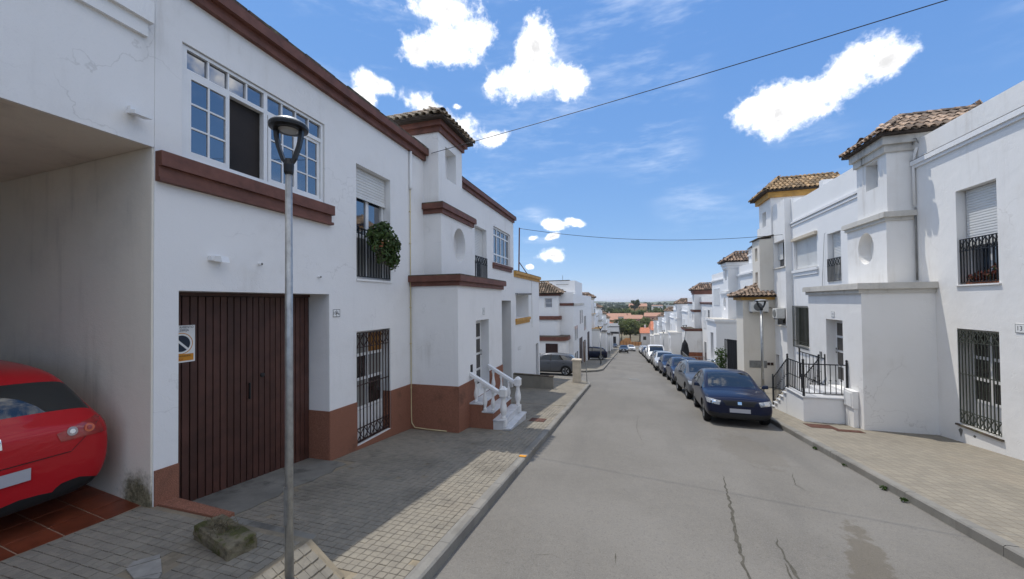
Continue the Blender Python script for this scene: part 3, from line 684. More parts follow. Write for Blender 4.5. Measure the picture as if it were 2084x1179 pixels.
# kerbs: single stones near the camera, long runs farther off
KM = None
def kerb_run(par, pts, x_out, ys, ye, near, L=0.8, w=0.14):
    y = ys; rnd = random.Random(int(ys*10+abs(x_out)*100))
    while y < ye-0.05:
        l = min(L*rnd.uniform(0.85, 1.15), ye-y); s = rnd.uniform(-0.004, 0.004); g = 0.002; a, b = y+g, y+l-g; x0, x1 = x_out+s, x_out+w+s-0.001; h = PAV+0.006+rnd.uniform(-.004,.004)
        mb = MB(); c = 0.02
        xo = x1 if par is pav_near or par in (pav_a, pav_b) else x0    # street side edge is chamfered
        xi = x0 if xo == x1 else x1; sg = 1 if xo > xi else -1
        prof = [(xi,-0.1),(xi,h),(xo-sg*c,h),(xo,h-c),(xo,-0.1)]
        mb.prism(prof, lambda X,Z: (X,a,gz(a)+Z), lambda X,Z: (X,b,gz(b)+Z)); mb.build('kerb_stone', 'kerb_stone', par); y += l
kerb_run(pav_near, None, -2.04, -4, 13, True); kerb_run(pav_a, None, -2.04, 13, 20.2, True); kerb_run(pav_r, None, 4.1, 0, 30, True)
kerb_run(pav_r, None, 4.1, 30, 125, False, L=19); kerb_run(pav_b, None, -2.04, 31, 125, False, L=19)
def kerb_curve(par, pts, w=0.14):
    mb = MB()
    for (p, q) in zip(pts[:-1], pts[1:]):
        d = Vector((q[0]-p[0], q[1]-p[1])).normalized(); n = Vector((d.y, -d.x))*w
        A = [(p[0],p[1]),(q[0],q[1]),(q[0]+n.x,q[1]+n.y),(p[0]+n.x,p[1]+n.y)]
        mb.prism(A, lambda x,y: (x,y,gz(y,PAV+0.005)), lambda x,y: (x,y,gz(y,-0.1)))
    mb.build('kerb_stone', 'kerb_stone', par)
kerb_curve(pav_a, [(-2.04,20.2),(-2.15,20.9),(-2.5,21.6),(-3.2,22.3),(-4.4,22.75),(-14,22.9)])
kerb_curve(pav_b, [(-14,28.4),(-4.2,28.2),(-3.1,28.6),(-2.4,29.5),(-2.05,31.0)])

# orange paint dab on one kerb stone
k = MB(); k.prism([(-2.035,7.02),(-1.903,7.02),(-1.903,7.12),(-2.035,7.12)], lambda x,y:(x,y,gz(y,PAV+0.016)), lambda x,y:(x,y,gz(y,PAV+0.010))); k.build('paint_mark', 'gravel_orange', pav_near)

# raised platform of the carport and the tiles
PLAT = lambda y: 0.125 + SL*0.35*(y-2.9)
mb = MB(); mb.prism([(-5.36,-6),(-2.98,-6),(-2.98,2.98),(-5.36,2.98)], lambda x,y:(x,y,PLAT(y)-0.009), lambda x,y:(x,y,-0.6))
platform = tag(mb.build('pavement_platform', 'paver_bed'), kind='structure')
def make_pavers():
    s = (TS-0.006)/2; c = 0.005; h = 0.0105; mb = MB()
    v = [(-s,-s,-0.01),(s,-s,-0.01),(s,s,-0.01),(-s,s,-0.01),(-s,-s,h-c*0.5),(s,-s,h-c*0.5),(s,s,h-c*0.5),(-s,s,h-c*0.5),(-s+c,-s+c,h),(s-c,-s+c,h),(s-c,s-c,h),(-s+c,s-c,h)]
    fs = [(0,1,5,4),(1,2,6,5),(2,3,7,6),(3,0,4,7),(4,5,9,8),(5,6,10,9),(6,7,11,10),(7,4,8,11),(8,9,10,11)]
    mb.v, mb.f = v, fs; me = mb.mesh('paving_tile', fix=False); me.materials.append(M['paver'])
    rnd = random.Random(11); spots = []
    hole = lambda x, y: (x+3.95)**2/0.05+(y-2.25)**2/0.03 < 1
    y = 1.30
    while y < 2.93:
        x = -5.29
        while x < -3.02:
            if not hole(x, y): spots.append((x, y, PLAT(y)-0.009, math.atan(SL*0.35), platform))
            x += TS
        y += TS
    y = 3.11-TS*18
    while y < 12.9:
        x = -5.13
        while x < -2.06:
            if not (x < -2.52 and y < 3.06) and not (x < -4.72 and y < 5.7) and not (x < -3.88 and y > 8.25) and not (x < -2.78 and 8.9 < y < 10.6) and rnd.random() > 0.012:
                spots.append((x, y, gz(y,PAV-0.009), math.atan(SL), pav_near))
            x += TS
        y += TS
    y = -2.0
    spots.sort(key=lambda q: (q[0]-0)**2+q[1]**2)
    spots = [q for q in spots]
    for i, (x, y, z, a, par) in enumerate(spots):
        mt = Matrix.Translation((x+rnd.uniform(-.0015,.0015), y+rnd.uniform(-.0015,.0015), z+rnd.uniform(-.0025,.0012))) @ Matrix.Rotation(a+rnd.uniform(-.008,.008),4,'X') @ Matrix.Rotation(rnd.uniform(-.008,.008),4,'Y') @ Matrix.Rotation(rnd.uniform(-.008,.008),4,'Z')
        spots[i] = (mt, par)
    y = 1.30                                   # ramp of tiles from the platform down to the pavement, round the lamp foot
    while y < 2.95:
        z0, z1 = PLAT(y)-.009, gz(y, PAV)-.004; L = math.hypot(.425, z0-z1); an = math.atan2(z0-z1, .425); nn = int(L/TS)
        for k in range(nn):
            f_ = (k+.5)/nn; mt = Matrix.Translation((-2.985+.425*f_, y, z0+(z1-z0)*f_)) @ Matrix.Rotation(an, 4, 'Y') @ Matrix.Rotation(rnd.uniform(-.02,.02), 4, 'X'); spots.insert(0, (mt, platform))
        y += TS
    for (mt, par) in spots[:300]:
        o = bpy.data.objects.new('paving_tile', me); COL.objects.link(o); o.parent = par; o.matrix_world = mt
    for par in (platform, pav_near):
        rest = MB(); 
        for (mt, p2) in spots[300:]:
            if p2 is par:
                b = len(rest.v); rest.v.extend([tuple(mt @ Vector(q)) for q in v]); rest.f.extend([tuple(b+i for i in f) for f in fs])
        if rest.v: rest.build('paving_tiles', 'paver', par, fix=False)['kind'] = 'stuff'
make_pavers()
# broken white tile patch, step edge, cement apron of the garage
mb = MB()
for poly in ([(-4.15,2.16),(-3.93,2.10),(-3.80,2.22),(-4.02,2.34)], [(-4.20,2.24),(-4.16,2.17),(-4.04,2.345),(-4.10,2.38)], [(-3.92,2.10),(-3.74,2.16),(-3.79,2.215)]):
    mb.prism(poly, lambda x,y:(x,y,PLAT(y)+0.004), lambda x,y:(x,y,PLAT(y)-0.012))
mb.build('broken_slab', 'slab_pale', platform)
mb = MB(); mb.prism([(-5.30,2.985),(-4.15,2.985),(-4.15,3.10),(-5.30,3.16)], lambda x,y:(x,y,0.135), lambda x,y:(x,y,-0.5)); mb.build('step_edge', 'red_render', platform)
mb = MB(); mb.prism([(-4.15,2.985),(-2.98,2.985),(-2.98,3.06),(-4.15,3.08)], lambda x,y:(x,y,0.105), lambda x,y:(x,y,-0.5)); mb.build('step_edge', 'cement', platform)
mb = MB(); rnd = random.Random(5)
edge = [(-4.78+rnd.uniform(-.06,.06), 3.16+i*0.2) for i in range(13)]
mb.prism([(-5.9,3.1)]+edge+[(-4.95,5.62),(-5.9,5.62)], lambda x,y:(x,y,gz(y,PAV+0.006)+0.0), lambda x,y:(x,y,gz(y,-0.02)))
mb.build('garage_apron', 'cement', pav_near)
# cracks in the carriageway: thin ragged strips of darker filler
def crack(pts, w, seed):
    rnd = random.Random(seed); mb = MB(); P = []
    for (p, q) in zip(pts[:-1], pts[1:]):
        n = max(2, int(math.hypot(q[0]-p[0], q[1]-p[1])/0.07))
        for i in range(n): P.append((p[0]+(q[0]-p[0])*i/n+rnd.uniform(-.016,.016), p[1]+(q[1]-p[1])*i/n))
    N = len(P); L = []; Rr = []
    for i, (x, y) in enumerate(P):
        ww = w*(0.25+0.75*math.sin(math.pi*min(1, (i+1)/N*1.0)))*rnd.uniform(0.5, 1.3) if i < N-1 else 0.002
        if i == 0: ww = 0.003
        L.append((x-ww/2, y, gz(y, 0.004))); Rr.append((x+ww/2, y, gz(y, 0.004)))
    for i in range(N-1): mb.quad(L[i], Rr[i], Rr[i+1], L[i+1])
    mb.build('crack', 'crack_fill', road, fix=False)
crack([(1.62,7.7),(1.50,6.9),(1.39,6.1),(1.24,5.2),(1.17,4.7),(1.14,4.3),(1.10,3.4)], 0.040, 1)
crack([(1.71,5.45),(1.65,4.95),(1.64,4.5),(1.60,3.8)], 0.034, 2); crack([(1.62,4.86),(1.57,4.6),(1.55,4.3),(1.50,3.6)], 0.028, 3)
crack([(-1.05,4.1),(-0.85,4.2),(-0.62,4.1)], 0.010, 4); crack([(-0.17,4.45),(-0.17,4.15)], 0.014, 5); crack([(2.9,8.3),(2.7,7.6),(2.8,7.2)], 0.012, 6); crack([(0.3,13.0),(0.2,11.0),(0.32,9.2)], 0.010, 8)
def manhole(name, x, y, w, l, m, label, rnd_=0.0, par=None):
    mb = MB(); dz = PAV+0.012 if (x > 4.2 or x < -2) else 0.010
    fr = 0.04
    for (a, b, c, d) in ((x-w/2,x+w/2,y-l/2,y-l/2+fr),(x-w/2,x+w/2,y+l/2-fr,y+l/2),(x-w/2,x-w/2+fr,y-l/2+fr,y+l/2-fr),(x+w/2-fr,x+w/2,y-l/2+fr,y+l/2-fr)):
        mb.prism([(a,c),(b,c),(b,d),(a,d)], lambda X,Y:(X,Y,gz(Y,dz)), lambda X,Y:(X,Y,gz(Y,dz-0.06)))
    t = thing(name, label, 'manhole cover', (x, y, gz(y, dz))); mb.build('frame', m, t)
    lid = MB(); lid.prism([(x-w/2+fr+.004,y-l/2+fr+.004),(x+w/2-fr-.004,y-l/2+fr+.004),(x+w/2-fr-.004,y+l/2-fr-.004),(x-w/2+fr+.004,y+l/2-fr-.004)], lambda X,Y:(X,Y,gz(Y,dz-0.003)), lambda X,Y:(X,Y,gz(Y,dz-0.05)))
    L = lid.build('lid', m, t)
    k = int(w/0.07); r = MB()
    for i in range(1, k): r.prism([(x-w/2+i*w/k-.012,y-l/2+.07),(x-w/2+i*w/k+.012,y-l/2+.07),(x-w/2+i*w/k+.012,y+l/2-.07),(x-w/2+i*w/k-.012,y+l/2-.07)], lambda X,Y:(X,Y,gz(Y,dz+0.002)), lambda X,Y:(X,Y,gz(Y,dz-0.02)))
    r.build('rib', m, L)
manhole('manhole_cover', 5.08, 12.55, 0.62, 0.50, 'drain_iron', 'rusty square cover at the foot of the white stair podium')
manhole('manhole_cover', 5.55, 12.15, 0.60, 0.26, 'drain_iron', 'rusty narrow cover in front of the meter cabinet on right pavement')
manhole('manhole_cover', -2.45, 10.4, 0.42, 0.42, 'drain_iron', 'rusty cover beside the white marble steps on left pavement')
manhole('manhole_cover', 0.35, 25.0, 0.6, 0.6, 'cap_grey', 'grey cover in the middle of the road beside parked cars')

# ------------------------------------------------------------------ houses on the left
XL = -5.2; fL = fx(XL, 1)
# --- house with the open carport, cut by the left edge of the picture
def carport_house():
    h = thing('carport_house', 'white house with an open red-tiled carport, cut by the left picture edge', 'house', (-7.5, 0, 0.1))
    mb = MB(); wall(mb, fx(XL-0.004, 1), -6.0, 2.9485, 4.24, 9.0, 0.30, []); mb.build('upper_wall', 'white_plaster', h)
    mb = MB(); mb.hexa([(-5.21,-6,4.241),(-5.21,2.925,4.241),(-11,2.925,4.06),(-11,-6,4.06),(-5.21,-6,4.6),(-5.21,2.925,4.6),(-11,2.925,4.6),(-11,-6,4.6)]); mb.build('soffit', 'carport_plaster', h)
    mb = MB(); mb.box(-11,-5.215,2.932,2.95,-0.5,4.239); mb.build('inner_wall', 'carport_plaster', h)
    mb = MB(); mb.box(-11.2,-11,-6,2.925,-0.5,9.0); mb.build('back_wall', 'carport_plaster', h)
    mb = MB(); mb.box(-11,XL,-6.2,-6,-0.5,9.0); mb.build('side_wall', 'white_plaster', h)
    mb = MB(); mb.box(-11,-5.5,-6,2.925,8.8,9.0); mb.build('flat_roof', 'cement', h)
    # ledge moulding below an upper window
    mb = MB(); f = fx(XL-0.004, 1)
    mb.fbox(f,-2.0,2.86,-0.05,0.0,5.46,5.62); mb.fbox(f,-2.0,2.89,-0.10,0.0,5.62,5.86); mb.build('moulding', 'white_plaster_clean', h)
    # sloping floor slab with terracotta tiles
    FZ = lambda x: 0.118+0.11*min(1.15, max(0, -5.37-x)) + 0.008*max(0, -6.5-x)
    pts = [-5.37, -5.8, -6.2, -6.52, -8.0, -11.0]; mb = MB()
    for (a, b) in zip(pts[:-1], pts[1:]): mb.hexa([(a,-6,-0.5),(a,2.93,-0.5),(b,2.93,-0.5),(b,-6,-0.5),(a,-6,FZ(a)),(a,2.93,FZ(a)),(b,2.93,FZ(b)),(b,-6,FZ(b))])
    fl = mb.build('floor', 'tile_grout', h)
    s = 0.30; g = 0.013; x = -5.375; rnd = random.Random(2)
    while x > -8.4:
        y = 2.92
        while y > -0.4:
            a, b, c, d = x, x-s+g, y, y-s+g; t = MB(); e = 0.006+rnd.uniform(0, .0015)
            t.hexa([(a,c,FZ(a)),(a,d,FZ(a)),(b,d,FZ(b)),(b,c,FZ(b)),(a,c,FZ(a)+e),(a,d,FZ(a)+e),(b,d,FZ(b)+e),(b,c,FZ(b)+e)]); t.build('floor_tile', 'floor_tile_red', fl)
            y -= s
        x -= s
    # small floodlight bracket on the wall
    t = MB(); t.box(XL,XL+0.05,2.70,2.78,4.52,4.60); t.hexa([(XL+.05,2.66,4.50),(XL+.20,2.66,4.47),(XL+.20,2.82,4.47),(XL+.05,2.82,4.50),(XL+.05,2.66,4.54),(XL+.20,2.66,4.51),(XL+.20,2.82,4.51),(XL+.05,2.82,4.54)])
    t.build('wall_light', 'white_pvc', h)
carport_house()

# --- house with the brown garage door
def garage_house():
    h = thing('garage_house', 'white house with a dark brown folding garage door and big upstairs window', 'house', (-7, 5.9, -0.5))
    ops = [(3.2,5.62,-0.8,2.59,0.50), (3.23,5.52,4.24,5.67,0.13), (6.35,7.50,2.92,5.26,0.24), (6.34,7.47,-0.43,1.85,0.24)]
    mb = MB(); wall(mb, fL, 2.95, 9.0, -1.4, 6.24, 0.55, ops); mb.build('front_wall', 'white_plaster', h)
    mb = MB(); mb.box(-11,-5.76,2.96,9.0,-1.4,6.0); mb.build('body', 'white_plaster', h)
    mb = MB(); mb.fbox(fL,2.952,9.0,0.30,0.55,6.24,6.5); mb.build('parapet', 'white_plaster', h)
    mb = MB(); mb.fbox(fL,2.955,8.99,-0.08,0.3,6.24,6.37); mb.fbox(fL,2.955,8.995,-0.17,0.3,6.37,6.52); c = mb.build('cornice', 'brown_paint', h)
    y = 2.96; rnd = random.Random(9)
    while y < 8.98:                       # weathered coping tiles along the cornice
        e = min(y+0.33, 8.99); q = MB(); z = 6.523; k = rnd.uniform(0, .02)
        q.fbox(fL,y+.004,e-.004,-0.155-k,0.3,z,z+0.035+rnd.uniform(0,.025)); q.build('coping_tile', 'coping_old', c); y = e
    # brown sill band under the big window
    mb = MB(); mb.fbox(fL,2.956,5.65,-0.11,0.0,4.03,4.20); mb.fbox(fL,2.956,5.62,-0.06,0.0,3.90,4.03); mb.fbox(fL,2.956,5.65,-0.085,0.0,3.855,3.90); mb.build('sill_band', 'brown_paint', h)
    # red plinth
    zt = lambda y: 0.52-0.022*(y-2.9)
    for (a, b) in ((2.956,3.2),(5.62,6.34),(7.47,8.318)):
        mb = MB(); mb.hexa([fL(a,-.016,-1.3),fL(b,-.016,-1.3),fL(b,0.0,-1.3),fL(a,0.0,-1.3),fL(a,-.016,zt(a)),fL(b,-.016,zt(b)),fL(b,0.0,zt(b)),fL(a,0.0,zt(a))]); mb.build('plinth', 'red_render', h)
    mb = MB(); mb.fbox(fL,6.34,7.47,-.016,0.0,-1.3,-0.44); mb.build('plinth', 'red_render', h)
    mb = MB(); mb.box(XL-.498,XL+.014,5.605,5.618,-1.3,zt(5.6)-.003); mb.build('plinth', 'red_render', h); mb = MB(); mb.box(XL-.2,XL-0.002,7.457,7.468,-.43,zt(7.47)-.003); mb.build('plinth', 'red_render', h)
    # garage door: upright metal planks with dark gaps, two leaves
    D = MB(); D.fbox(fL,3.2,5.62,0.47,0.498,-0.6,2.589); gd = D.build('garage_door', 'door_groove', h)
    n = 24; w = (5.60-3.21)/n
    for i in range(n):
        p = MB(); a, b = 3.21+i*w+0.007, 3.21+(i+1)*w-0.007
        p.fbox(fL,a,b,0.445,0.469,-0.43+(-0.02),2.53); p.build('plank', 'door_brown', gd, bevel=0.004)
    p = MB(); p.fbox(fL,3.2,5.62,0.44,0.469,2.54,2.588); p.build('top_rail', 'door_brown', gd)
    k = MB(); k.bar(fL(4.44,0.425,0.95), fL(4.44,0.425,1.2), 0.02); k.bar(fL(4.44,0.45,1.18), fL(4.44,0.42,1.18), 0.02); k.bar(fL(4.44,0.45,0.97), fL(4.44,0.42,0.97), 0.02); k.build('handle', 'iron_black', gd)
    k = MB(); k.lathe([(0.035,0),(0.035,0.02),(0.015,0.03)], fL(4.66,0.445,1.28), 12, 'x'); k.build('lock', 'iron_black', gd)
    # big upstairs window: two units of two leaves, row of top lights
    zt_, zb, zm = 5.66, 4.245, 5.35
    d = 0.11
    W = MB(); W.fbox(fL,3.24,5.51,0.03,d,zb,zb+0.05); W.fbox(fL,3.24,5.51,0.03,d,zt_-0.04,zt_); 
    for (a, b) in ((3.30,4.345),(4.405,5.46)): W.fbox(fL,a,b,0.034,d,zm-0.03,zm+0.03)
    for u in (3.24, 4.345, 5.46): W.fbox(fL,u,u+0.06 if u != 5.46 else 5.51,0.03,d,zb+.05,zt_-.04)
    for k in range(8):
        a = 3.30+(4.345-3.30)*k/4 if k < 4 else 4.405+(5.46-4.405)*(k-4)/4
        if k % 4: W.fbox(fL,a-.011,a+.011,0.04,d,zm+.03,zt_-.04)
    win = W.build('window', 'white_pvc', h)
    for k in range(8):
        a = 3.30+(4.345-3.30)*k/4 if k < 4 else 4.405+(5.46-4.405)*(k-4)/4
        b = a+(4.345-3.30)/4; P = MB(); P.quad(fL(a+.012,0.07,zm+.03),fL(b-.012,0.07,zm+.03),fL(b-.012,0.07,zt_-.04),fL(a+.012,0.07,zt_-.04)); P.build('pane', 'glass', win, fix=False)
    def leaf(u0, u1, z0, z1, dd, cols=2, rows=3):
        L = MB(); fr = 0.05
        L.fbox(fL,u0,u1,dd-.035,dd,z0,z0+fr); L.fbox(fL,u0,u1,dd-.035,dd,z1-fr,z1); L.fbox(fL,u0,u0+fr,dd-.035,dd,z0+fr,z1-fr); L.fbox(fL,u1-fr,u1,dd-.035,dd,z0+fr,z1-fr)
        us = [u0+fr+(u1-u0-2*fr)*i/cols for i in range(cols+1)]; zs = [z0+fr+(z1-z0-2*fr)*i/rows for i in range(rows+1)]
        for u in us[1:-1]: L.fbox(fL,u-.011,u+.011,dd-.03,dd-.004,z0+fr,z1-fr)
        for z in zs[1:-1]:
            for i in range(cols): L.fbox(fL,us[i]+(.011 if i else 0),us[i+1]-(.011 if i < cols-1 else 0),dd-.03,dd-.004,z-.011,z+.011)
        lo = L.build('window_leaf', 'white_pvc', h)
        for i in range(cols):
            for j in range(rows):
                P = MB(); t = random.uniform(-.003,.003); P.quad(fL(us[i]+.008,dd-.014+t,zs[j]+.008),fL(us[i+1]-.008,dd-.014,zs[j]+.008),fL(us[i+1]-.008,dd-.014,zs[j+1]-.008),fL(us[i]+.008,dd-.014+t,zs[j+1]-.008)); P.build('pane', 'glass', lo, fix=False)
    leaf(3.30, 3.83, zb+.05, zm-.03, 0.065); leaf(4.42, 4.94, zb+.05, zm-.03, 0.065); leaf(4.93, 5.455, zb+.05, zm-.03, 0.095)
    r = MB(); r.quad(fL(3.83,0.118,zb+.05),fL(4.345,0.118,zb+.05),fL(4.345,0.118,zm-.03),fL(3.83,0.118,zm-.03)); r.build('fly_screen', 'dark_room', win, fix=False)
    # upstairs balcony window with half-lowered shutter
    sh = shutter(h, fL, 6.36, 7.49, 4.62, 5.25, 0.16, 0.062)
    window(h, fL, 6.36, 7.49, 2.93, 5.25, 0.235, cols=2, rows=1, fr=0.07, muntin=0.09, split=[3.0,3.85,5.18])
    lo = MB(); lo.fbox(fL,6.40,7.45,0.20,0.212,2.98,3.80); lo.build('lower_panel', 'frosted_glass', h)
    g = grille(h, fL, 6.352, 7.498, 2.965, 3.97, 0.03, n=13, bar=0.020, m='iron_black', name='balcony_rail')
    s = MB(); s.fbox(fL,6.33,7.52,-0.03,0.22,2.88,2.922); s.build('window_sill', 'white_plaster_clean', h)
    # ground-floor window with ironwork
    w = window(h, fL, 6.35, 7.46, -0.42, 1.84, 0.235, cols=2, rows=4, fr=0.06, muntin=0.06, glass=['glass_dim','glass_dim','frosted_glass'], split=[-0.36,0.22,0.83,1.34,1.78])
    c = MB(); c.quad(fL(6.94,0.185,1.38),fL(7.40,0.185,1.38),fL(7.40,0.185,1.78),fL(6.94,0.185,1.78)); c.build('blind', 'curtain_amber', w, fix=False)
    c = MB(); c.fbox(fL,6.41,7.40,0.17,0.205,-0.36,0.18); c.build('door_panel', 'white_pvc', w)
    grille(h, fL, 6.36, 7.45, -0.40, 1.82, 0.03, n=11, bar=0.017, m='iron_brown', bands=((-0.37,-0.12),(1.52,1.80)), mid=(0.75,))
    # small fittings on the wall
    t = MB(); t.hexa([(XL,3.56,2.99),(XL+.16,3.60,2.97),(XL+.16,3.70,2.97),(XL,3.70,2.99),(XL,3.56,3.05),(XL+.13,3.60,3.05),(XL+.13,3.70,3.05),(XL,3.70,3.06)]); t.box(XL,XL+.06,3.53,3.58,2.99,3.05); t.build('wall_light', 'white_pvc', h)
    for (y, z) in ((4.24, 3.02), (5.36, 2.90)):
        t = MB(); t.tube([(XL-.02,y,z),(XL+.05,y+.01,z-.01)], 0.022, 10); t.build('pipe_stub', 'white_pvc', h)
        t = MB(); t.tube([(XL+.051,y+.01,z-.01),(XL+.053,y+.01,z-.01)], 0.015, 10); t.build('pipe_stub_bore', 'ink_black', h)
    # downpipe: short broad spout at the top, thin cream conduit to the ground and along the wall foot
    t = MB(); t.tube([(XL+.04,8.30,6.30),(XL+.04,8.30,5.35),(XL+.035,8.30,5.28)], 0.035, 10); t.build('rain_spout', 'white_plaster_clean', h, smooth=True)
    t = MB(); pts = [(XL+.03,8.29,5.3),(XL+.03,8.285,3.2),(XL+.03,8.285,0.3),(XL+.03,8.285,-0.40),(XL+.05,8.27,-0.55),(XL+.14,8.26,-0.655),(XL+.5,8.265,-0.672),(XL+1.0,8.27,-0.675)]
    t.tube(pts, 0.012, 8); t.build('conduit', 'pipe_cream', h, smooth=True)
    for z in (0.3, 1.4, 2.3, 3.0, 3.9, 4.7): q = MB(); q.box(XL,XL+.045,8.27,8.30,z,z+.02); q.build('pipe_clip', 'pipe_cream', h)
garage_house()

def plaque(name, label, X, out, y0, y1, z0, z1, txt, size, dark='ink_black', sx=1.0):
    p = thing(name, label, 'house sign', (X, (y0+y1)/2, z0)); m = MB(); a, b = (X, X+out*0.012); m.box(min(a,b),max(a,b),y0,y1,z0,z1); m.build('plate', 'plate_white', p)
    r = MB(); c = X+out*0.0128; e = 0.008
    for (ya, yb, za, zb) in ((y0,y1,z0,z0+e),(y0,y1,z1-e,z1),(y0,y0+e,z0+e,z1-e),(y1-e,y1,z0+e,z1-e)):
        r.quad((c,ya,za),(c,yb,za),(c,yb,zb),(c,ya,zb))
    r.build('border', dark, p, fix=False)
    for (s, yy, zz, sz) in txt: lettering('lettering', s, sz, X+out*0.0135, yy, zz, out, dark, p, sx)
    return p
p = plaque('number_plaque', 'white tile plaque reading 10 Acc beside the brown garage door', XL, 1, 5.70, 5.875, 2.17, 2.31, [('10', 5.742, 2.24, 0.085), ('A', 5.812, 2.24, 0.09), ('cc', 5.846, 2.226, 0.055)], 0.1)
m = MB(); m.box(XL+.012,XL+.0135,5.782,5.788,2.178,2.302); m.build('divider', 'ink_black', p)
# no-parking plate on the garage door
def parking_sign():
    X = XL-0.435; p = thing('parking_sign', 'white no parking plate with blue disc on the garage door', 'sign', (X, 3.5, 1.66))
    m = MB(); m.box(X-.006,X,3.325,3.665,1.655,2.145); m.build('plate', 'plate_white', p)
    c = MB(); n = 40; cy, cz = 3.495, 1.905
    c.quad(*[(X+.0015, cy+.142*math.cos(2*math.pi*i/n), cz+.142*math.sin(2*math.pi*i/n)) for i in range(n)]); c.build('ring', 'sign_orange', p, fix=False)
    c = MB(); c.quad(*[(X+.003, cy+.132*math.cos(2*math.pi*i/n), cz+.132*math.sin(2*math.pi*i/n)) for i in range(n)]); c.build('white_ring', 'plate_white', p, fix=False)
    c = MB(); c.quad(*[(X+.0045, cy+.108*math.cos(2*math.pi*i/n), cz+.108*math.sin(2*math.pi*i/n)) for i in range(n)]); c.build('disc', 'sign_blue', p, fix=False)
    c = MB(); a = R(-45); ux, uz = math.cos(a), math.sin(a); k = 0.013
    c.quad(*[(X+.006, cy+s*ux*.108+t*k*uz, cz+s*uz*.108-t*k*ux) for (s,t) in ((-1,-1),(1,-1),(1,1),(-1,1))]); c.build('slash', 'plate_white', p, fix=False)
    c = MB(); c.quad((X+.002,3.345,1.675),(X+.002,3.645,1.675),(X+.002,3.645,1.765),(X+.002,3.345,1.765)); c.build('panel', 'sign_orange', p, fix=False)
    lettering('lettering', 'AYUNTAMIENTO', .042, X+.002, 3.495, 2.118, 1, 'sign_blue', p, 0.92); lettering('lettering', 'DE LEBRIJA', .042, X+.002, 3.495, 2.078, 1, 'sign_blue', p, 0.92)
    lettering('lettering', 'VADO MUNICIPAL', .030, X+.0035, 3.495, 1.738, 1, 'ink_black', p); lettering('lettering', 'N. 427', .030, X+.0035, 3.475, 1.695, 1, 'tail_red', p)
parking_sign()

# --- next house: entrance block with marble steps, oval niche, tower
PL = dict(pa=1.3, pm=0.52, pt=0.45, la=3.33, om=0.68, lm=2.1, lt=1.5, za=2.83, zl=3.08, zm=4.80, zml=5.06, zt=6.98, ztl=7.28,
          door=(1.13, 2.12, -0.12, 1.93), ov=(1.15, 4.10, 0.41, 0.50), tw=(0.40, 1.08, 5.87, 6.74), lightside=0)
def steps_house():
    h = thing('steps_house', 'white house with marble entrance steps, oval niche and tiled tower on the left', 'house', (-7, 12.5, -1.2))
    ops = [(12.55,13.75,3.30,5.22,0.24), (14.55,16.87,4.05,5.58,0.14), (13.3,16.9,-2.3,2.5,0.70)]
    mb = MB(); wall(mb, fL, 9.004, 17.4, -2.6, 6.24, 0.75, ops); mb.build('front_wall', 'white_plaster', h)
    mb = MB(); mb.box(-11,-5.96,9.004,17.4,-2.6,6.0); mb.build('body', 'white_plaster', h)
    mb = MB(); mb.fbox(fL,10.6,17.4,-0.07,0.3,6.24,6.36); mb.fbox(fL,10.6,17.47,-0.15,0.3,6.36,6.50); c = mb.build('cornice', 'brown_paint', h)
    mb = MB(); mb.fbox(fL,10.6,17.46,-0.14,0.3,6.503,6.54); mb.build('coping', 'coping_old', c)
    tower_unit(h, XL, 1, 8.32, 0.0, 'white_plaster', 'brown_paint', PL, 'roof_tile', base=0.40, zg=-1.9)
    shutter(h, fL, 12.56, 13.74, 4.0, 5.21, 0.20, 0.06); window(h, fL, 12.56, 13.74, 3.31, 5.21, 0.235, cols=2, fr=0.06, muntin=0.07)
    grille(h, fL, 12.56, 13.74, 3.33, 4.12, -0.02, n=11, bar=0.02, bands=((3.85,4.10),), name='balcony_rail')
    window(h, fL, 14.56, 16.86, 4.06, 5.57, 0.12, cols=4, fr=0.06, muntin=0.06, split=[4.12,4.45,5.25,5.51])
    mb = MB(); mb.fbox(fL,14.4,17.0,-0.10,0.0,3.95,4.05); mb.fbox(fL,14.4,16.98,-0.05,0.0,3.82,3.95); mb.build('sill_band', 'brown_paint', h)
    g = MB(); g.fbox(fL,13.31,16.89,0.66,0.69,-2.3,2.49); gd = g.build('garage_door', 'door_groove', h)
    for i in range(30):
        a = 13.32+i*3.56/30; p = MB(); p.fbox(fL,a+.006,a+.112,0.64,0.658,-2.2,2.45); p.build('plank', 'iron_green', gd)
    b = MB(); b.fbox(fx(-3.9,1),9.05,9.16,-0.02,0.0,0.60,0.80); b.build('door_bell', 'iron_black', h)
steps_house()
plaque('number_plaque', 'small white number plaque 8 above the door by the marble steps', -3.9, 1, 9.93, 10.09, 2.08, 2.26, [('8', 10.01, 2.17, 0.13)], 0.1)

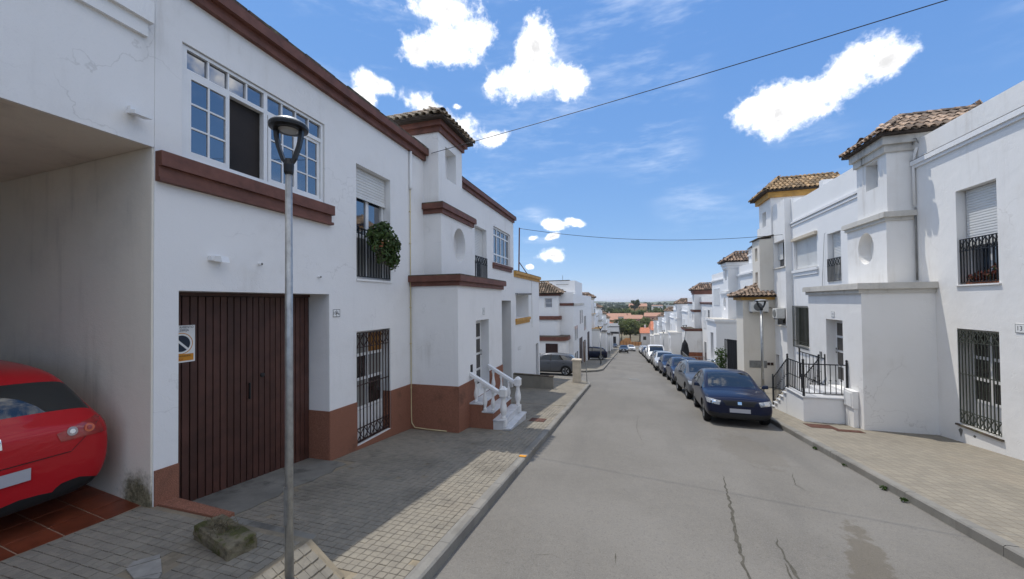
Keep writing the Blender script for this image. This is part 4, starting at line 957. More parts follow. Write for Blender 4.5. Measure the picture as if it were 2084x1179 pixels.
def entrance_steps():
    t = thing('entrance_steps', 'white marble entrance steps with turned balusters on both sides', 'steps', (-3.35, 9.7, -0.85))
    yn, yf = 8.94, 10.44
    levels = [(-3.9,-3.55,-0.14),(-3.55,-3.25,-0.33),(-3.25,-2.98,-0.52),(-2.98,-2.80,-0.71)]
    for i, (x0, x1, z) in enumerate(levels):
        s = MB(); s.box(x0+(0.001 if i else 0.02),x1+0.02,yn-0.02,yf+0.02,z-0.035,z); s.build('tread', 'marble', t, bevel=0.004)
        r = MB(); r.box(x0+0.003,x1,yn,yf,-1.15,z-0.036); r.build('riser', 'red_render' if i < 2 else 'marble', t)
    s = MB(); s.box(-3.9,-2.81,yn-0.012,yn+0.0,-1.15,-0.78); s.build('skirting', 'marble', t)
    bal = MB(); bal.lathe([(0.034,0),(0.034,0.04),(0.022,0.05),(0.03,0.08),(0.044,0.14),(0.04,0.20),(0.024,0.28),(0.02,0.36),(0.026,0.41),(0.034,0.42),(0.034,0.46)], (0,0,0), 12)
    bme = bal.mesh('baluster', smooth=True); bme.materials.append(M['baluster_white'])
    for y in (yn+0.095, yf-0.095):
        n = MB(); n.box(-3.085,-2.925,y-0.08,y+0.08,-0.70,-0.50); n.build('newel_base', 'baluster_white', t, bevel=0.008)
        n = MB(); n.lathe([(0.06,-0.505),(0.075,-0.49),(0.05,-0.46),(0.06,-0.40),(0.088,-0.30),(0.084,-0.20),(0.055,-0.08),(0.048,0.0),(0.06,0.03),(0.075,0.05)], (-3.005,y,0), 18); n.build('newel_post', 'baluster_white', t, smooth=True)
        n = MB(); n.box(-3.09,-2.92,y-0.085,y+0.085,0.05,0.22); n.hexa([(-3.10,y-.095,.221),(-2.91,y-.095,.221),(-2.91,y+.095,.221),(-3.10,y+.095,.221),(-3.03,y-.03,.30),(-2.98,y-.03,.30),(-2.98,y+.03,.30),(-3.03,y+.03,.30)]); n.build('newel_cap', 'baluster_white', t, bevel=0.006)
        r = MB(); a, b = Vector((-3.09,y,0.12)), Vector((-3.9,y,0.57)); w = 0.06
        r.hexa([a+Vector((0,-w,-.04)),a+Vector((0,w,-.04)),b+Vector((0,w,-.04)),b+Vector((0,-w,-.04)),a+Vector((0,-w,.055)),a+Vector((0,w,.055)),b+Vector((0,w,.055)),b+Vector((0,-w,.055))]); r.build('handrail', 'baluster_white', t, bevel=0.012)
        for (x, zb) in ((-3.28,-0.33),(-3.50,-0.33+0.0),(-3.74,-0.14)):
            zr = 0.12+(x+3.09)/(-0.81)*0.45-0.045; o = bpy.data.objects.new('baluster', bme); COL.objects.link(o); o.parent = t
            zb2 = -0.52 if x > -3.25 else (-0.33 if x > -3.55 else -0.14)
            o.matrix_parent_inverse = Matrix.Translation(-Vector(t.location)); o.location = (x, y, zb2); o.scale = (1.4, 1.4, (zr-zb2)/0.46)
entrance_steps()

# --- low house with yellow trim, grey boundary wall
def yellow_house():
    h = thing('yellow_trim_house', 'low white house with yellow cornice and sill beyond the marble steps', 'house', (-7, 20, -2))
    ops = [(17.75,20.2,1.62,2.80,0.75), (21.8,22.5,-2.6,-0.05,0.35)]
    mb = MB(); wall(mb, fL, 17.404, 22.8, -3.0, 3.66, 0.9, ops); mb.build('front_wall', 'white_plaster_clean', h)
    mb = MB(); mb.box(-12,-6.11,17.404,22.8,-3.0,3.5); mb.build('body', 'white_plaster_clean', h)
    mb = MB(); mb.fbox(fL,17.41,22.85,-0.06,0.3,3.66,3.80); mb.fbox(fL,17.41,22.9,-0.13,0.3,3.80,3.94); c = mb.build('cornice', 'yellow_paint', h)
    mb = MB(); mb.fbox(fL,17.41,22.88,-0.12,0.3,3.943,3.97); mb.build('coping', 'coping_old', c)
    mb = MB(); mb.fbox(fL,17.6,20.35,-0.09,0.0,1.48,1.62); mb.fbox(fL,17.62,20.3,-0.04,0.0,1.33,1.48); mb.build('sill_band', 'yellow_paint', h)
    w = window(h, fL, 17.76, 18.7, 1.63, 2.79, 0.745, cols=2, fr=0.05); shutter(h, fL, 18.7, 19.3, 1.63, 2.79, 0.74)
    mb = MB(); mb.fbox(fL,21.81,22.49,0.30,0.345,-2.6,-0.06); d = mb.build('door', 'hall_black', h)
    k = MB(); k.bar(fL(21.9,0.27,-1.4), fL(21.9,0.27,-1.25), .03); k.build('handle', 'chrome', d)
    a = MB(); a.tube([(XL+.12,17.6,2.82),(XL+.12,20.3,2.88)], 0.05, 10); a.build('awning_roll', 'cap_grey', h); a = MB(); a.bar((XL,17.65,2.84),(XL+.14,17.65,2.82),.04); a.bar((XL,20.2,2.88),(XL+.14,20.2,2.88),.04); a.build('awning_bracket', 'iron_black', h)
    a = MB(); a.tube([(XL+.02,20.9,3.66),(XL+.02,20.9,1.0)], 0.02, 6); a.build('conduit', 'white_pvc', h)
yellow_house()
plaque('name_plaque', 'tiny dark name plaque low on the yellow-trimmed house', XL, 1, 18.0, 18.55, 0.05, 0.2, [('2', 18.28, 0.125, 0.11)], 0.1)
m = MB(); m.hexa([(-5.3,17.15,-2.4),(-3.3,17.15,-2.4),(-3.3,17.32,-2.4),(-5.3,17.32,-2.4),(-5.3,17.15,-0.98),(-3.3,17.15,-1.03),(-3.3,17.32,-1.03),(-5.3,17.32,-0.98)])
gw = thing('garden_wall', 'low grey unpainted wall at the foot of the yellow-trimmed house', 'wall', (-4.25, 17.2, -1.7)); m.build('wall', 'grey_render', gw)
m = MB(); m.hexa([(-5.3,17.13,-.979),(-3.28,17.13,-1.029),(-3.28,17.34,-1.029),(-5.3,17.34,-.979),(-5.3,17.13,-.94),(-3.28,17.13,-.99),(-3.28,17.34,-.99),(-5.3,17.34,-.94)]); m.build('coping', 'coping_old', gw)
# roof mast
t = thing('roof_mast', 'rusty steel mast with slanting brace on the low yellow-trimmed roof', 'mast', (XL-.1, 18.6, 3.9)); a = MB(); a.tube([(XL-.08,18.55,3.5),(XL-.08,18.78,6.28)], 0.035, 8); a.build('pole', 'rust', t); a = MB(); a.tube([(XL-.08,18.62,4.5),(XL-.05,20.25,3.97)], 0.025, 6); a.build('brace', 'rust', t)
t = thing('television_antenna', 'small aerial behind the roof mast', 'antenna', (-6.6, 18.2, 3.5)); a = MB(); a.tube([(-6.6,18.2,3.4),(-6.6,18.2,5.05)], 0.015, 6); a.build('pole', 'cap_grey', t); a = MB(); a.bar((-6.9,18.2,5.0),(-6.2,18.2,5.0),.02)
for i in range(5): a.bar((-6.85+i*.14,18.0,5.0),(-6.85+i*.14,18.4,5.0),.012)
a.build('boom', 'cap_grey', t)

# ------------------------------------------------------------------ houses on the right
XR = 7.62; fR = fx(XR, -1)
def right_house():
    h = thing('barred_window_house', 'white house at the right edge with a tall barred window and shuttered balcony window', 'house', (9.5, 8.5, -0.9))
    ops = [(10.75,11.80,2.72,4.97,0.30), (10.79,11.87,-0.62,1.67,0.30)]
    mb = MB(); wall(mb, fR, 2.0, 13.15, -2.2, 6.72, 0.45, ops); mb.build('front_wall', 'white_plaster_worn', h)
    mb = MB(); mb.box(8.08,13,2.0,13.15,-2.2,6.2); mb.build('body', 'white_plaster_worn', h)
    mb = MB(); mb.fbox(fR,2.0,13.14,-0.05,0.0,5.97,6.05); mb.fbox(fR,2.0,13.14,-0.09,0.0,6.05,6.17); c = mb.build('cornice', 'white_plaster_clean', h)
    mb = MB(); mb.fbox(fR,2.0,13.14,-0.088,0.0,6.172,6.185); mb.build('coping', 'coping_old', c)
    shutter(h, fR, 10.77, 11.78, 3.62, 4.96, 0.20, 0.062); window(h, fR, 10.76, 11.79, 2.73, 4.96, 0.285, cols=2, fr=0.07, muntin=0.08)
    grille(h, fR, 10.76, 11.79, 2.76, 3.80, 0.05, n=13, bar=0.018, bands=((3.52,3.78),), name='balcony_rail')
    window(h, fR, 10.80, 11.86, -0.61, 1.66, 0.285, cols=2, fr=0.07, muntin=0.07, glass='glass_dim', split=[-0.54,-0.02,0.50,1.0,1.59])
    c = MB(); c.fbox(fR,10.87,11.79,0.22,0.255,-0.54,-0.05); c.build('door_panel', 'white_pvc', h)
    grille(h, fR, 10.79, 11.87, -0.58, 1.64, 0.02, n=13, bar=0.018, m='iron_green', bands=((-0.56,-0.28),(1.36,1.62)), mid=(0.6,))
    s = MB(); s.fbox(fR,10.74,11.93,-0.05,0.28,-0.66,-0.622); s.build('window_sill', 'coping_old', h)
    s = MB(); s.fbox(fR,10.70,11.84,-0.04,0.28,2.685,2.72); s.build('window_sill', 'white_plaster_worn', h)
    p = MB(); p.quad(*[(XR-0.002,11.78+a,-0.78+b) for (a,b) in ((0,.04),(.07,.06),(.13,0),(.10,-.05),(.06,-.16),(.02,-.05))]); p.build('bare_patch', 'cement', h, fix=False)
    p = MB(); p.quad(*[(XR-0.002,11.42+a,-0.79+b) for (a,b) in ((0,.02),(.06,.03),(.08,-.02),(.03,-.04))]); p.build('bare_patch', 'cement', h, fix=False)
    # downpipe between the tower and the facade
    t = MB(); t.tube([(XR-.03,12.96,6.5),(XR-.06,13.0,6.3),(XR-.05,13.07,6.0),(XR-.05,13.07,4.95)], 0.03, 8); t.build('rain_spout', 'white_plaster_worn', h, smooth=True)
    t = MB(); t.tube([(XR-.03,13.08,4.9),(XR-.03,13.08,2.9)], 0.02, 8); t.tube([(XR-.03,12.9,6.6),(XR-.06,12.93,6.75),(XR-.05,13.05,6.78),(XR-.04,13.12,6.6)], 0.012, 6); t.build('conduit', 'cap_grey', h, smooth=True)
right_house()
plaque('number_plaque', 'white number plaque 13 at the right picture edge', XR, -1, 10.20, 10.42, 1.68, 1.86, [('13', 10.33, 1.77, 0.13)], 0.1)

PR = dict(pa=1.57, pm=0.64, pt=0.60, la=3.1, om=0.65, lm=1.95, lt=1.42, za=2.56, zl=2.80, zm=4.58, zml=4.80, zt=6.50, ztl=6.95,
          door=(0.95, 1.92, -0.28, 1.78), ov=(0.97, 3.93, 0.39, 0.48), tw=(0.38, 0.96, 5.66, 6.5-0.05), lightside=0, top='ledge_plaster', rise=0.72)
def podium_house():
    h = thing('podium_house', 'white house with oval niche, tiled tower and railed stair podium on the right', 'house', (9.5, 17, -1.6))
    ops = [(18.75,21.05,3.78,5.22,0.16), (16.92,17.9,3.06,4.98,0.25), (19.55,21.0,0.28,2.05,0.2)]
    mb = MB(); wall(mb, fR, 13.154, 21.25, -3.0, 7.0, 0.4, ops); mb.build('front_wall', 'white_plaster_clean', h)
    mb = MB(); mb.box(8.03,13,13.154,21.25,-3.0,6.4); mb.build('body', 'white_plaster_clean', h)
    mb = MB(); mb.fbox(fR,14.62,21.24,-0.04,0.0,5.90,5.97); mb.fbox(fR,14.62,21.24,-0.07,0.0,6.03,6.12); mb.build('moulding', 'white_plaster_clean', h)
    for y in (18.2, 21.0): mb = MB(); mb.box(XR+.0,XR+.4,y,y+.25,7.0,7.25); mb.build('parapet_pier', 'white_plaster_clean', h)
    mb = MB(); mb.box(9.2,9.4,16.8,21.2,6.4,7.6); mb.build('roof_wall', 'white_plaster_worn', h)
    tower_unit(h, XR, -1, 12.5, 0.0, 'white_plaster_worn', 'ledge_plaster', PR, 'roof_tile_warm', zg=-2.4)
    shutter(h, fR, 18.77, 19.89, 3.85, 5.15, 0.14, 0.05); shutter(h, fR, 19.91, 21.03, 3.85, 5.15, 0.14, 0.05)
    mb = MB(); mb.fbox(fR,18.7,21.1,-0.10,0.13,5.15,5.28); mb.build('shutter_box', 'cabinet_cream', h)
    mb = MB(); mb.fbox(fR,18.65,21.15,-0.08,0.0,3.66,3.78); mb.fbox(fR,18.7,21.1,-0.04,0.0,3.50,3.66); mb.build('sill_band', 'white_plaster_clean', h)
    shutter(h, fR, 16.93, 17.89, 3.08, 4.97, 0.2, 0.06); grille(h, fR, 16.93, 17.89, 3.1, 3.98, -0.02, n=11, bar=0.018, bands=((3.7,3.96),), name='balcony_rail')
    window(h, fR, 19.56, 20.99, 0.30, 2.04, 0.19, cols=2, glass='glass_dim', frame='iron_green')
    grille(h, fR, 19.5, 21.05, 0.20, 2.12, -0.10, n=15, bar=0.02, m='iron_green', mid=(0.5,))
    b = MB(); b.fbox(fx(6.05,-1),14.72,14.82,-0.03,0.0,0.48,0.70); b.build('door_bell', 'cap_grey', h)
    a = MB(); a.tube([(XR,18.0,5.05),(XR-.05,18.0,5.03),(XR-.05,18.3,2.7),(XR-.03,19.0,2.5)], 0.008, 5); a.build('conduit', 'cap_grey', h)
podium_house()
plaque('number_plaque', 'small number plaque 15 above the white panelled door on the right', 6.05, -1, 13.87, 14.05, 1.86, 2.03, [('15', 13.96, 1.945, 0.11)], 0.1)

def stair_podium():
    t = thing('stair_podium', 'white stair podium with black iron railings in front of the right entrance', 'steps', (5.5, 14.4, -1.3))
    zt = -0.45; x0, x1 = 4.93, 6.045; y0, y1 = 13.18, 14.40
    b = MB(); b.box(x0,x1,y0,y1,-2.1,zt-0.04); b.build('podium', 'white_plaster_clean', t)
    b = MB(); b.box(x0-.03,x1,y0-.03,y1+.02,zt-0.04,zt); b.build('slab', 'marble', t, bevel=0.006)
    n = 5; rise = 0.18; run = 0.27
    for i in range(n):
        ya = y1+i*run; z = zt-rise*(i+1)
        s = MB(); s.box(x0,x1-0.15,ya+(0.021 if i == 0 else .001),ya+run,-2.3,z-0.035); s.build('riser', 'white_plaster_clean', t)
        s = MB(); s.box(x0-.04,x1-0.15,ya+(0.022 if i == 0 else .002),ya+run+.03,z-0.035,z); s.build('tread', 'marble', t, bevel=0.005)
    b = MB(); b.box(5.55,6.045,13.5,14.5,zt+.001,zt+.10); b.build('door_step', 'marble', t)
    def rail(pts, nb, hgt=0.95, posts=True, xbar=False):
        r = MB()
        for (p, q) in zip(pts[:-1], pts[1:]):
            for hh in (hgt, 0.10): r.bar(Vector(p)+Vector((0,0,hh)), Vector(q)+Vector((0,0,hh)), 0.022, 0.03 if hh > .5 else .02)
        ro = r.build('handrail', 'iron_black', t)
        for p in pts:
            c = MB(); c.bar(p, Vector(p)+Vector((0,0,hgt+0.08)), 0.04); c.lathe([(0.012,0),(0.03,0.02),(0.03,0.05),(0.01,0.075)], Vector(p)+Vector((0,0,hgt+0.08)), 8); c.build('post', 'iron_black', ro)
        for (p, q), k in zip(zip(pts[:-1], pts[1:]), nb):
            for i in range(1, k):
                a = Vector(p)+(Vector(q)-Vector(p))*i/k; c = MB(); c.bar(a+Vector((0,0,.1)), a+Vector((0,0,hgt)), 0.016); c.box(a.x-.016,a.x+.016,a.y-.016,a.y+.016,a.z+hgt*.5,a.z+hgt*.5+.03); c.build('bar', 'iron_black', ro)
    rail([(x1-.03,y0+.03,zt),(x0+.03,y0+.03,zt)], [8]); rail([(x0+.03,y0+.06,zt),(x0+.03,y1-.02,zt),(x0+.03,y1+n*run-.05,zt-n*rise)], [9, 11])
    rail([(x1-.18,y1+.1,zt-.06),(x1-.18,y1+n*run-.05,zt-n*rise)], [10], 1.0)
    rail([(x1+.0,y1+.12,zt),(x1-.0,16.4,zt-.0)], [7])
stair_podium()
t = thing('meter_cabinet', 'white two-door meter cabinet standing beside the stair podium', 'cabinet', (6.1, 12.95, -1.2))
m = MB(); m.box(5.93,6.044,12.72,13.14,-1.75,-0.62); m.build('lower_box', 'white_plaster_worn', t, bevel=.01); m = MB(); m.box(5.90,6.044,12.70,13.15,-0.615,-0.14); m.build('upper_box', 'white_plaster_worn', t, bevel=.008); m = MB(); m.box(5.885,5.899,12.76,13.09,-0.58,-0.2); m.build('door', 'plate_white', t)

def ac_unit(label, x0, x1, y0, y1, z0, z1, face, fan):
    t = thing('air_conditioner', label, 'air conditioner', ((x0+x1)/2, (y0+y1)/2, z0)); m = MB(); m.box(x0,x1,y0,y1,z0,z1); m.build('casing', 'ac_white', t, bevel=.015)
    w = MB(); r = (z1-z0)*0.4
    if face == 'y':
        cx = x0+(x1-x0)*fan; w.lathe([(r,0),(r,-.012),(r*.9,-.02)], (cx,y0-.001,(z0+z1)/2), 24, 'y'); w.build('fan_guard', 'cap_grey', t)
        for i in range(9): b = MB(); zz = (z0+z1)/2-r*.85+i*r*1.7/8; hw = math.sqrt(max(.0001,r*r*.8-(zz-(z0+z1)/2)**2)); b.box(cx-hw,cx+hw,y0-.03,y0-.022,zz-.006,zz+.006); b.build('guard_bar', 'iron_black', t)
    else:
        cy = y0+(y1-y0)*fan; w.lathe([(r,0),(r,-.012),(r*.9,-.02)], (x0-.001,cy,(z0+z1)/2), 24, 'x'); w.build('fan_guard', 'cap_grey', t)
    b = MB(); b.box(x0+.05,x0+.1,y0+.02,y1,z0-.06,z0-.001); b.box(x1-.1,x1-.05,y0+.02,y1,z0-.06,z0-.001); b.build('bracket', 'cap_grey', t)
    return t

# --- cream house with yellow-edged tile roofs
def cream_house():
    h = thing('cream_house', 'weathered cream house with yellow-edged tile roofs and tiled porch on the right', 'house', (9, 24.5, -2.2))
    X = 7.35; f = fx(X, -1); Y0 = 21.256
    ops = [(21.35,22.75,4.05,5.35,0.3), (21.36,22.5,1.15,2.0,0.25), (22.3,22.76,-3.0,-0.4,0.3)]
    mb = MB(); wall(mb, f, Y0, 22.8, -3.4, 7.3, 0.5, ops); mb.build('front_wall', 'white_plaster_worn', h)
    mb = MB(); mb.box(7.86,13,Y0,27.0,-3.4,6.8); mb.build('body', 'white_plaster_worn', h)
    window(h, f, 21.36, 22.74, 4.06, 5.34, 0.28, cols=2, glass='glass_dim'); shutter(h, f, 22.1, 22.72, 4.45, 5.33, 0.22)
    mb = MB(); mb.fbox(f,21.28,22.79,-0.06,0.28,3.98,4.045); mb.build('window_sill', 'cream_plaster', h)
    window(h, f, 21.37, 22.49, 1.16, 1.99, 0.24, cols=2, glass='glass_dim'); grille(h, f, 21.37, 22.49, 1.16, 1.55, 0.05, n=12, bar=.018)
    mb = MB(); mb.fbox(f,21.28,22.55,-0.06,0.24,1.08,1.145); mb.build('window_sill', 'cream_plaster', h)
    mb = MB(); mb.fbox(f,22.32,22.75,0.26,0.295,-3,-0.42); mb.build('side_door', 'wood_door', h)
    # porch block with tiled hip roof
    px0, py0 = 5.90, 22.804
    mb = MB(); mb.box(px0,7.9,py0,24.1,-3.6,2.42); mb.build('porch_wall', 'cream_plaster', h)
    mb = MB(); mb.box(px0-.12,7.34,py0-.12,24.2,2.42,2.62); mb.build('porch_cornice', 'yellow_paint', h)
    hip_roof(h, px0-.32, 7.75, py0-.32, 24.42, 2.62, ((6.75, 23.45), (7.7, 23.45), 3.2), 'roof_tile_warm', name='porch_roof')
    # upper stack with two slit windows, then the tower
    mb = MB(); wall(mb, fx(6.72,-1), py0+.002, 24.0, 2.55, 5.62, 1.2, [(23.15,23.55,4.5,5.2,.2), (23.15,23.55,3.3,3.9,.2)]); mb.build('stack_wall', 'cream_plaster', h)
    mb = MB(); mb.hexa([(6.62,22.7,5.62),(7.9,22.7,5.85),(7.9,24.1,5.85),(6.62,24.1,5.62),(6.62,22.7,5.68),(7.9,22.7,5.91),(7.9,24.1,5.91),(6.62,24.1,5.68)]); mb.build('stack_coping', 'coping_old', h)
    mb = MB(); wall(mb, fx(7.27,-1), py0+.004, 24.6, 5.5, 7.75, 2.6, [(23.5,24.1,6.4,7.2,.25)]); mb.build('tower_wall', 'white_plaster_worn', h)
    mb = MB(); mb.box(7.12,10.4,py0-.14,24.75,7.75,8.08); mb.build('tower_cornice', 'yellow_paint', h)
    hip_roof(h, 6.93, 10.8, py0-.34, 25.0, 8.08, ((7.9, 23.8), (10.4, 23.8), 8.95), 'roof_tile_straw')
    mb = MB(); mb.fbox(fy(py0),6.15,6.95,-0.02,0,-1.15,-0.78); mb.build('meter_panel', 'cap_grey', h)
    for x in (6.97, 7.12): mb = MB(); mb.fbox(fy(py0),x,x+.12,-0.025,0,-1.0,-0.86); mb.build('vent', 'iron_brown', h)
    mb = MB(); mb.tube([(6.98,22.79,2.0),(7.12,22.75,2.02),(7.25,22.70,1.95)], .012, 6); mb.build('hose', 'ink_black', h)
cream_house()
ac_unit('white air conditioner under the yellow porch cornice of the cream house', 6.15, 6.98, 22.42, 22.74, 1.80, 2.32, 'y', 0.42)
ac_unit('small white air conditioner beside the dark window of the cream house', 6.98, 7.33, 21.40, 21.95, 1.50, 1.98, 'x', 0.5)

# --- rows farther down the street
def opening(par, f, u0, u1, z0, z1, kind, d=0.12):
    """a window, door or shutter with its own frame, set 3 mm proud of a shallow surround"""
    m = MB(); e = 0.05
    m.fbox(f,u0-e,u1+e,-.03,0.0,z0-e,z0); m.fbox(f,u0-e,u1+e,-.03,0.0,z1,z1+e); m.fbox(f,u0-e,u0,-.03,0.0,z0,z1); m.fbox(f,u1,u1+e,-.03,0.0,z0,z1)
    o = m.build({'g':'window','s':'window','d':'door','w':'door','k':'garage_door'}[kind], {'g':'white_pvc','s':'white_pvc','d':'white_pvc','w':'wood_door','k':'iron_brown'}[kind], par)
    p = MB()
    if kind == 'g':
        mid = (u0+u1)/2; m2 = MB()
        for (a, b) in ((u0,mid-.02),(mid+.02,u1)): q = MB(); q.fbox(f,a,b,-.012,-.002,z0,z1); q.build('pane', 'glass', o)
        p.fbox(f,mid-.02,mid+.02,-.025,-.002,z0,z1); p.build('mullion', 'white_pvc', o)
    elif kind == 's': shutter(o, f, u0, u1, z0, z1, 0.0, 0.07)
    else: p.fbox(f,u0,u1,-.015,-.002,z0,z1); p.build('leaf', {'d':'glass_dim','w':'wood_door','k':'iron_brown'}[kind], o)
    return o
def row_house(name, label, Xf, out, Y0, dz, ya, yb, trim, wm, P, tile, base=None, wins=(), plinth=None, cornice=True, chimney=None):
    h = thing(name, label, 'house', (Xf-out*3, (ya+yb)/2, gz((ya+yb)/2))); f = fx(Xf, out); zt = P['zpar']+dz; zb = gz(yb)-0.8
    mb = MB(); mb.fbox(f,ya,yb,0,7.5,zb,zt-0.35); mb.fbox(f,ya,yb,0,0.25,zt-0.35,zt); mb.build('wall', wm, h)
    if cornice: c = MB(); c.fbox(f,ya+.01,yb-.01,-.06,0.0,zt-.75,zt-.66); c.fbox(f,ya+.01,yb-.01,-.11,0.0,zt-.66,zt-.54); c.build('cornice', trim, h)
    Q = dict(P); Q.update(plinth=plinth or 'red_render')
    tower_unit(h, Xf, out, Y0, dz, wm, trim, Q, tile, joined=True, base=base, zg=gz(Y0+4)-0.8)
    for (u0, u1, z0, z1, k) in wins: opening(h, f, Y0+u0, Y0+u1, z0+dz, z1+dz, k)
    if chimney:
        x, y, z0, z1 = chimney; c = MB(); c.box(x-.28,x+.28,y-.28,y+.28,z0,z1); c.box(x-.34,x+.34,y-.34,y+.34,z1,z1+.1)
        for (i, j) in ((-1,-1),(1,-1),(1,1),(-1,1)): c.box(x+i*.22-.06,x+i*.22+.06,y+j*.22-.06,y+j*.22+.06,z1+.1,z1+.42)
        c.box(x-.33,x+.33,y-.33,y+.33,z1+.42,z1+.48); c.build('chimney', wm, h)
        c = MB(); c.hexa([(x-.38,y-.38,z1+.481),(x+.38,y-.38,z1+.481),(x+.38,y+.38,z1+.481),(x-.38,y+.38,z1+.481),(x-.08,y-.08,z1+.75),(x+.08,y-.08,z1+.75),(x+.08,y+.08,z1+.75),(x-.08,y+.08,z1+.75)]); c.build('chimney_cap', 'roof_under', h)
    return h
RP = dict(PR, zpar=6.55); RW = [(4.3,5.3,3.1,4.9,'g'),(6.2,8.4,3.8,5.2,'s'),(4.6,6.6,-0.9,2.2,'k'),(7.4,8.5,-0.6,1.6,'g'),(-2.2,-1.0,3.0,4.8,'s'),(-2.2,-1.2,-0.3,1.6,'g')]
row_house('row_house', 'white house with chimney and white-trimmed tower behind the plant-covered gate', XR, -1, 30.0, -1.76, 27.05, 39.2, 'white_plaster_clean', 'white_plaster_clean', RP, 'roof_tile_warm', wins=RW, chimney=(8.15, 28.6, 3.9, 5.35))
PB = dict(PR, zpar=6.2, top='coping_old')
row_house('row_house', 'cream-white house with brown ledges and brick-red plinth, third tower down the right', XR, -1, 44.4, -3.40, 39.25, 54.2, 'brown_paint', 'white_plaster_worn', PB, 'roof_tile_warm', base=0.3, plinth='brick_far', wins=RW+[(-4.0,-3.3,2.0,4.9,'g'),(-4.2,-3.0,-1.4,1.4,'w')])
row_house('row_house', 'white house with white ledges, fourth tower down the right row', XR, -1, 59.6, -4.97, 54.25, 70.2, 'white_plaster_clean', 'white_plaster_clean', RP, 'roof_tile_warm', wins=RW)
row_house('row_house', 'white house, fifth tower down the right row', XR, -1, 76.0, -6.45, 70.25, 87.2, 'white_plaster_clean', 'white_plaster_clean', RP, 'roof_tile_warm', wins=RW)
row_house('row_house', 'white house, sixth tower down the right row', XR, -1, 93.0, -8.1, 87.25, 103.5, 'white_plaster_clean', 'white_plaster_clean', RP, 'roof_tile_warm', wins=RW)
row_house('row_house', 'white house at the far lower end of the right row', XR, -1, 109.0, -9.7, 103.55, 122, 'white_plaster_clean', 'white_plaster_worn', RP, 'roof_tile_warm', wins=RW)
# --- corner house beyond the side street: its entrance faces the camera
def rounded_block(par, x0, x1, y0, y1, z0, z1, r, m, name, ops=()):
    """block whose right front corner is rounded"""
    pts = [(x0,y1),(x0,y0)] + [(x1-r+r*math.sin(a), y0+r-r*math.cos(a)) for a in [R(90)*i/10 for i in range(11)]] + [(x1,y1)]
    mb = MB(); mb.prism(pts, lambda x,y:(x,y,z0), lambda x,y:(x,y,z1)); return mb.build(name, m, par)
def corner_house():
    h = thing('corner_house', 'white corner house with rounded brown ledges and tiled tower behind the grey hatchback', 'house', (-8, 38, -3.5))
    wm = 'white_plaster_clean'
    mb = MB(); mb.box(-14,-4.35,32.0,49.0,-6,2.45); mb.box(-14,-4.35,32.0,32.2,2.45,3.25); mb.box(-4.55,-4.35,32.2,49.0,2.45,3.1); mb.build('wall', wm, h)
    mb = MB(); mb.box(-6.0,-4.28,31.93,32.0,2.10,2.32); mb.build('cornice', 'brown_paint', h)
    mb = MB(); mb.box(-4.35,-4.28,31.93,40,2.10,2.30); mb.build('side_cornice', 'ledge_plaster', h)
    rounded_block(h, -10, -4.75, 30.3, 31.999, -5, -0.72, 0.8, wm, 'entrance_wall'); rounded_block(h, -10.1, -4.62, 30.17, 31.999, -0.72, -0.42, 0.85, 'brown_paint', 'entrance_ledge'); rounded_block(h, -10.1, -4.66, 30.21, 31.999, -0.419, -0.37, 0.85, 'coping_old', 'coping')
    rounded_block(h, -10, -5.45, 31.2, 31.999, -0.4, 0.95, 0.4, wm, 'niche_wall'); rounded_block(h, -10.1, -5.33, 31.08, 31.999, 0.95, 1.25, 0.45, 'brown_paint', 'niche_ledge')
    mb = MB(); f = fy(31.3); wall(mb, f, -9.0, -5.5, 1.2, 2.95, 2.6, [(-6.65,-6.0,1.95,2.75,.2)]); mb.build('tower_wall', wm, h)
    window(h, f, -6.64, -6.01, 1.96, 2.74, 0.18, cols=1, rows=2)
    mb = MB(); mb.box(-9.1,-5.4,31.2,34.0,2.95,3.15); mb.build('tower_cornice', 'brown_paint', h)
    hip_roof(h, -9.4, -5.2, 31.0, 34.2, 3.15, ((-7.6, 32.6), (-6.8, 32.6), 4.15), 'roof_tile', joined=True)
    mb = MB(); mb.box(-9.5,-4.7,36.0,36.25,2.45,4.45); mb.box(-4.95,-4.7,36.25,42,2.45,4.45); mb.build('roof_wall', wm, h); mb = MB(); mb.box(-9.5,-5.2,35.96,36.3,4.45,4.52); mb.build('roof_coping', 'coping_old', h)
    f2 = fy(30.3); opening(h, f2, -6.35, -5.45, -3.2, -1.0, 'k')
    s = MB(); s.fbox(f2,-7.2,-6.85,-.02,0,-1.9,-1.75); s.build('mail_slot', 'cap_grey', h); s = MB(); s.fbox(f2,-5.2,-5.05,-.03,0,-2.2,-1.8); s.build('meter_door', 'iron_brown', h)
    f3 = fx(-4.35, 1)
    for (u0, u1, z0, z1, k) in [(32.6,33.4,-0.9,0.3,'g'),(33.8,34.6,-0.9,0.3,'g'),(32.6,33.4,-3.4,-2.0,'g'),(33.8,34.6,-3.4,-2.0,'g'),(36,38.2,-4,-1.1,'k'),(39,40,-4.0,-1.7,'w'),(40.4,41.4,-4.0,-1.7,'w'),(36.5,37.2,0.3,1.6,'g'),(38,38.7,0.3,1.6,'g'),(40,40.8,-0.6,0.9,'g'),(41.2,42,-0.6,0.9,'g'),(43.5,45.5,-4.5,-1.1,'k')]: opening(h, f3, u0, u1, z0, z1, k)
    a = MB(); a.tube([(-5.9,36.2,4.0),(-5.9,36.2,5.0)] , .02, 5); a.bar((-6.5,35.9,4.1),(-5.3,35.9,4.1),.04); a.build('clothes_line', 'cap_grey', h)
corner_house()
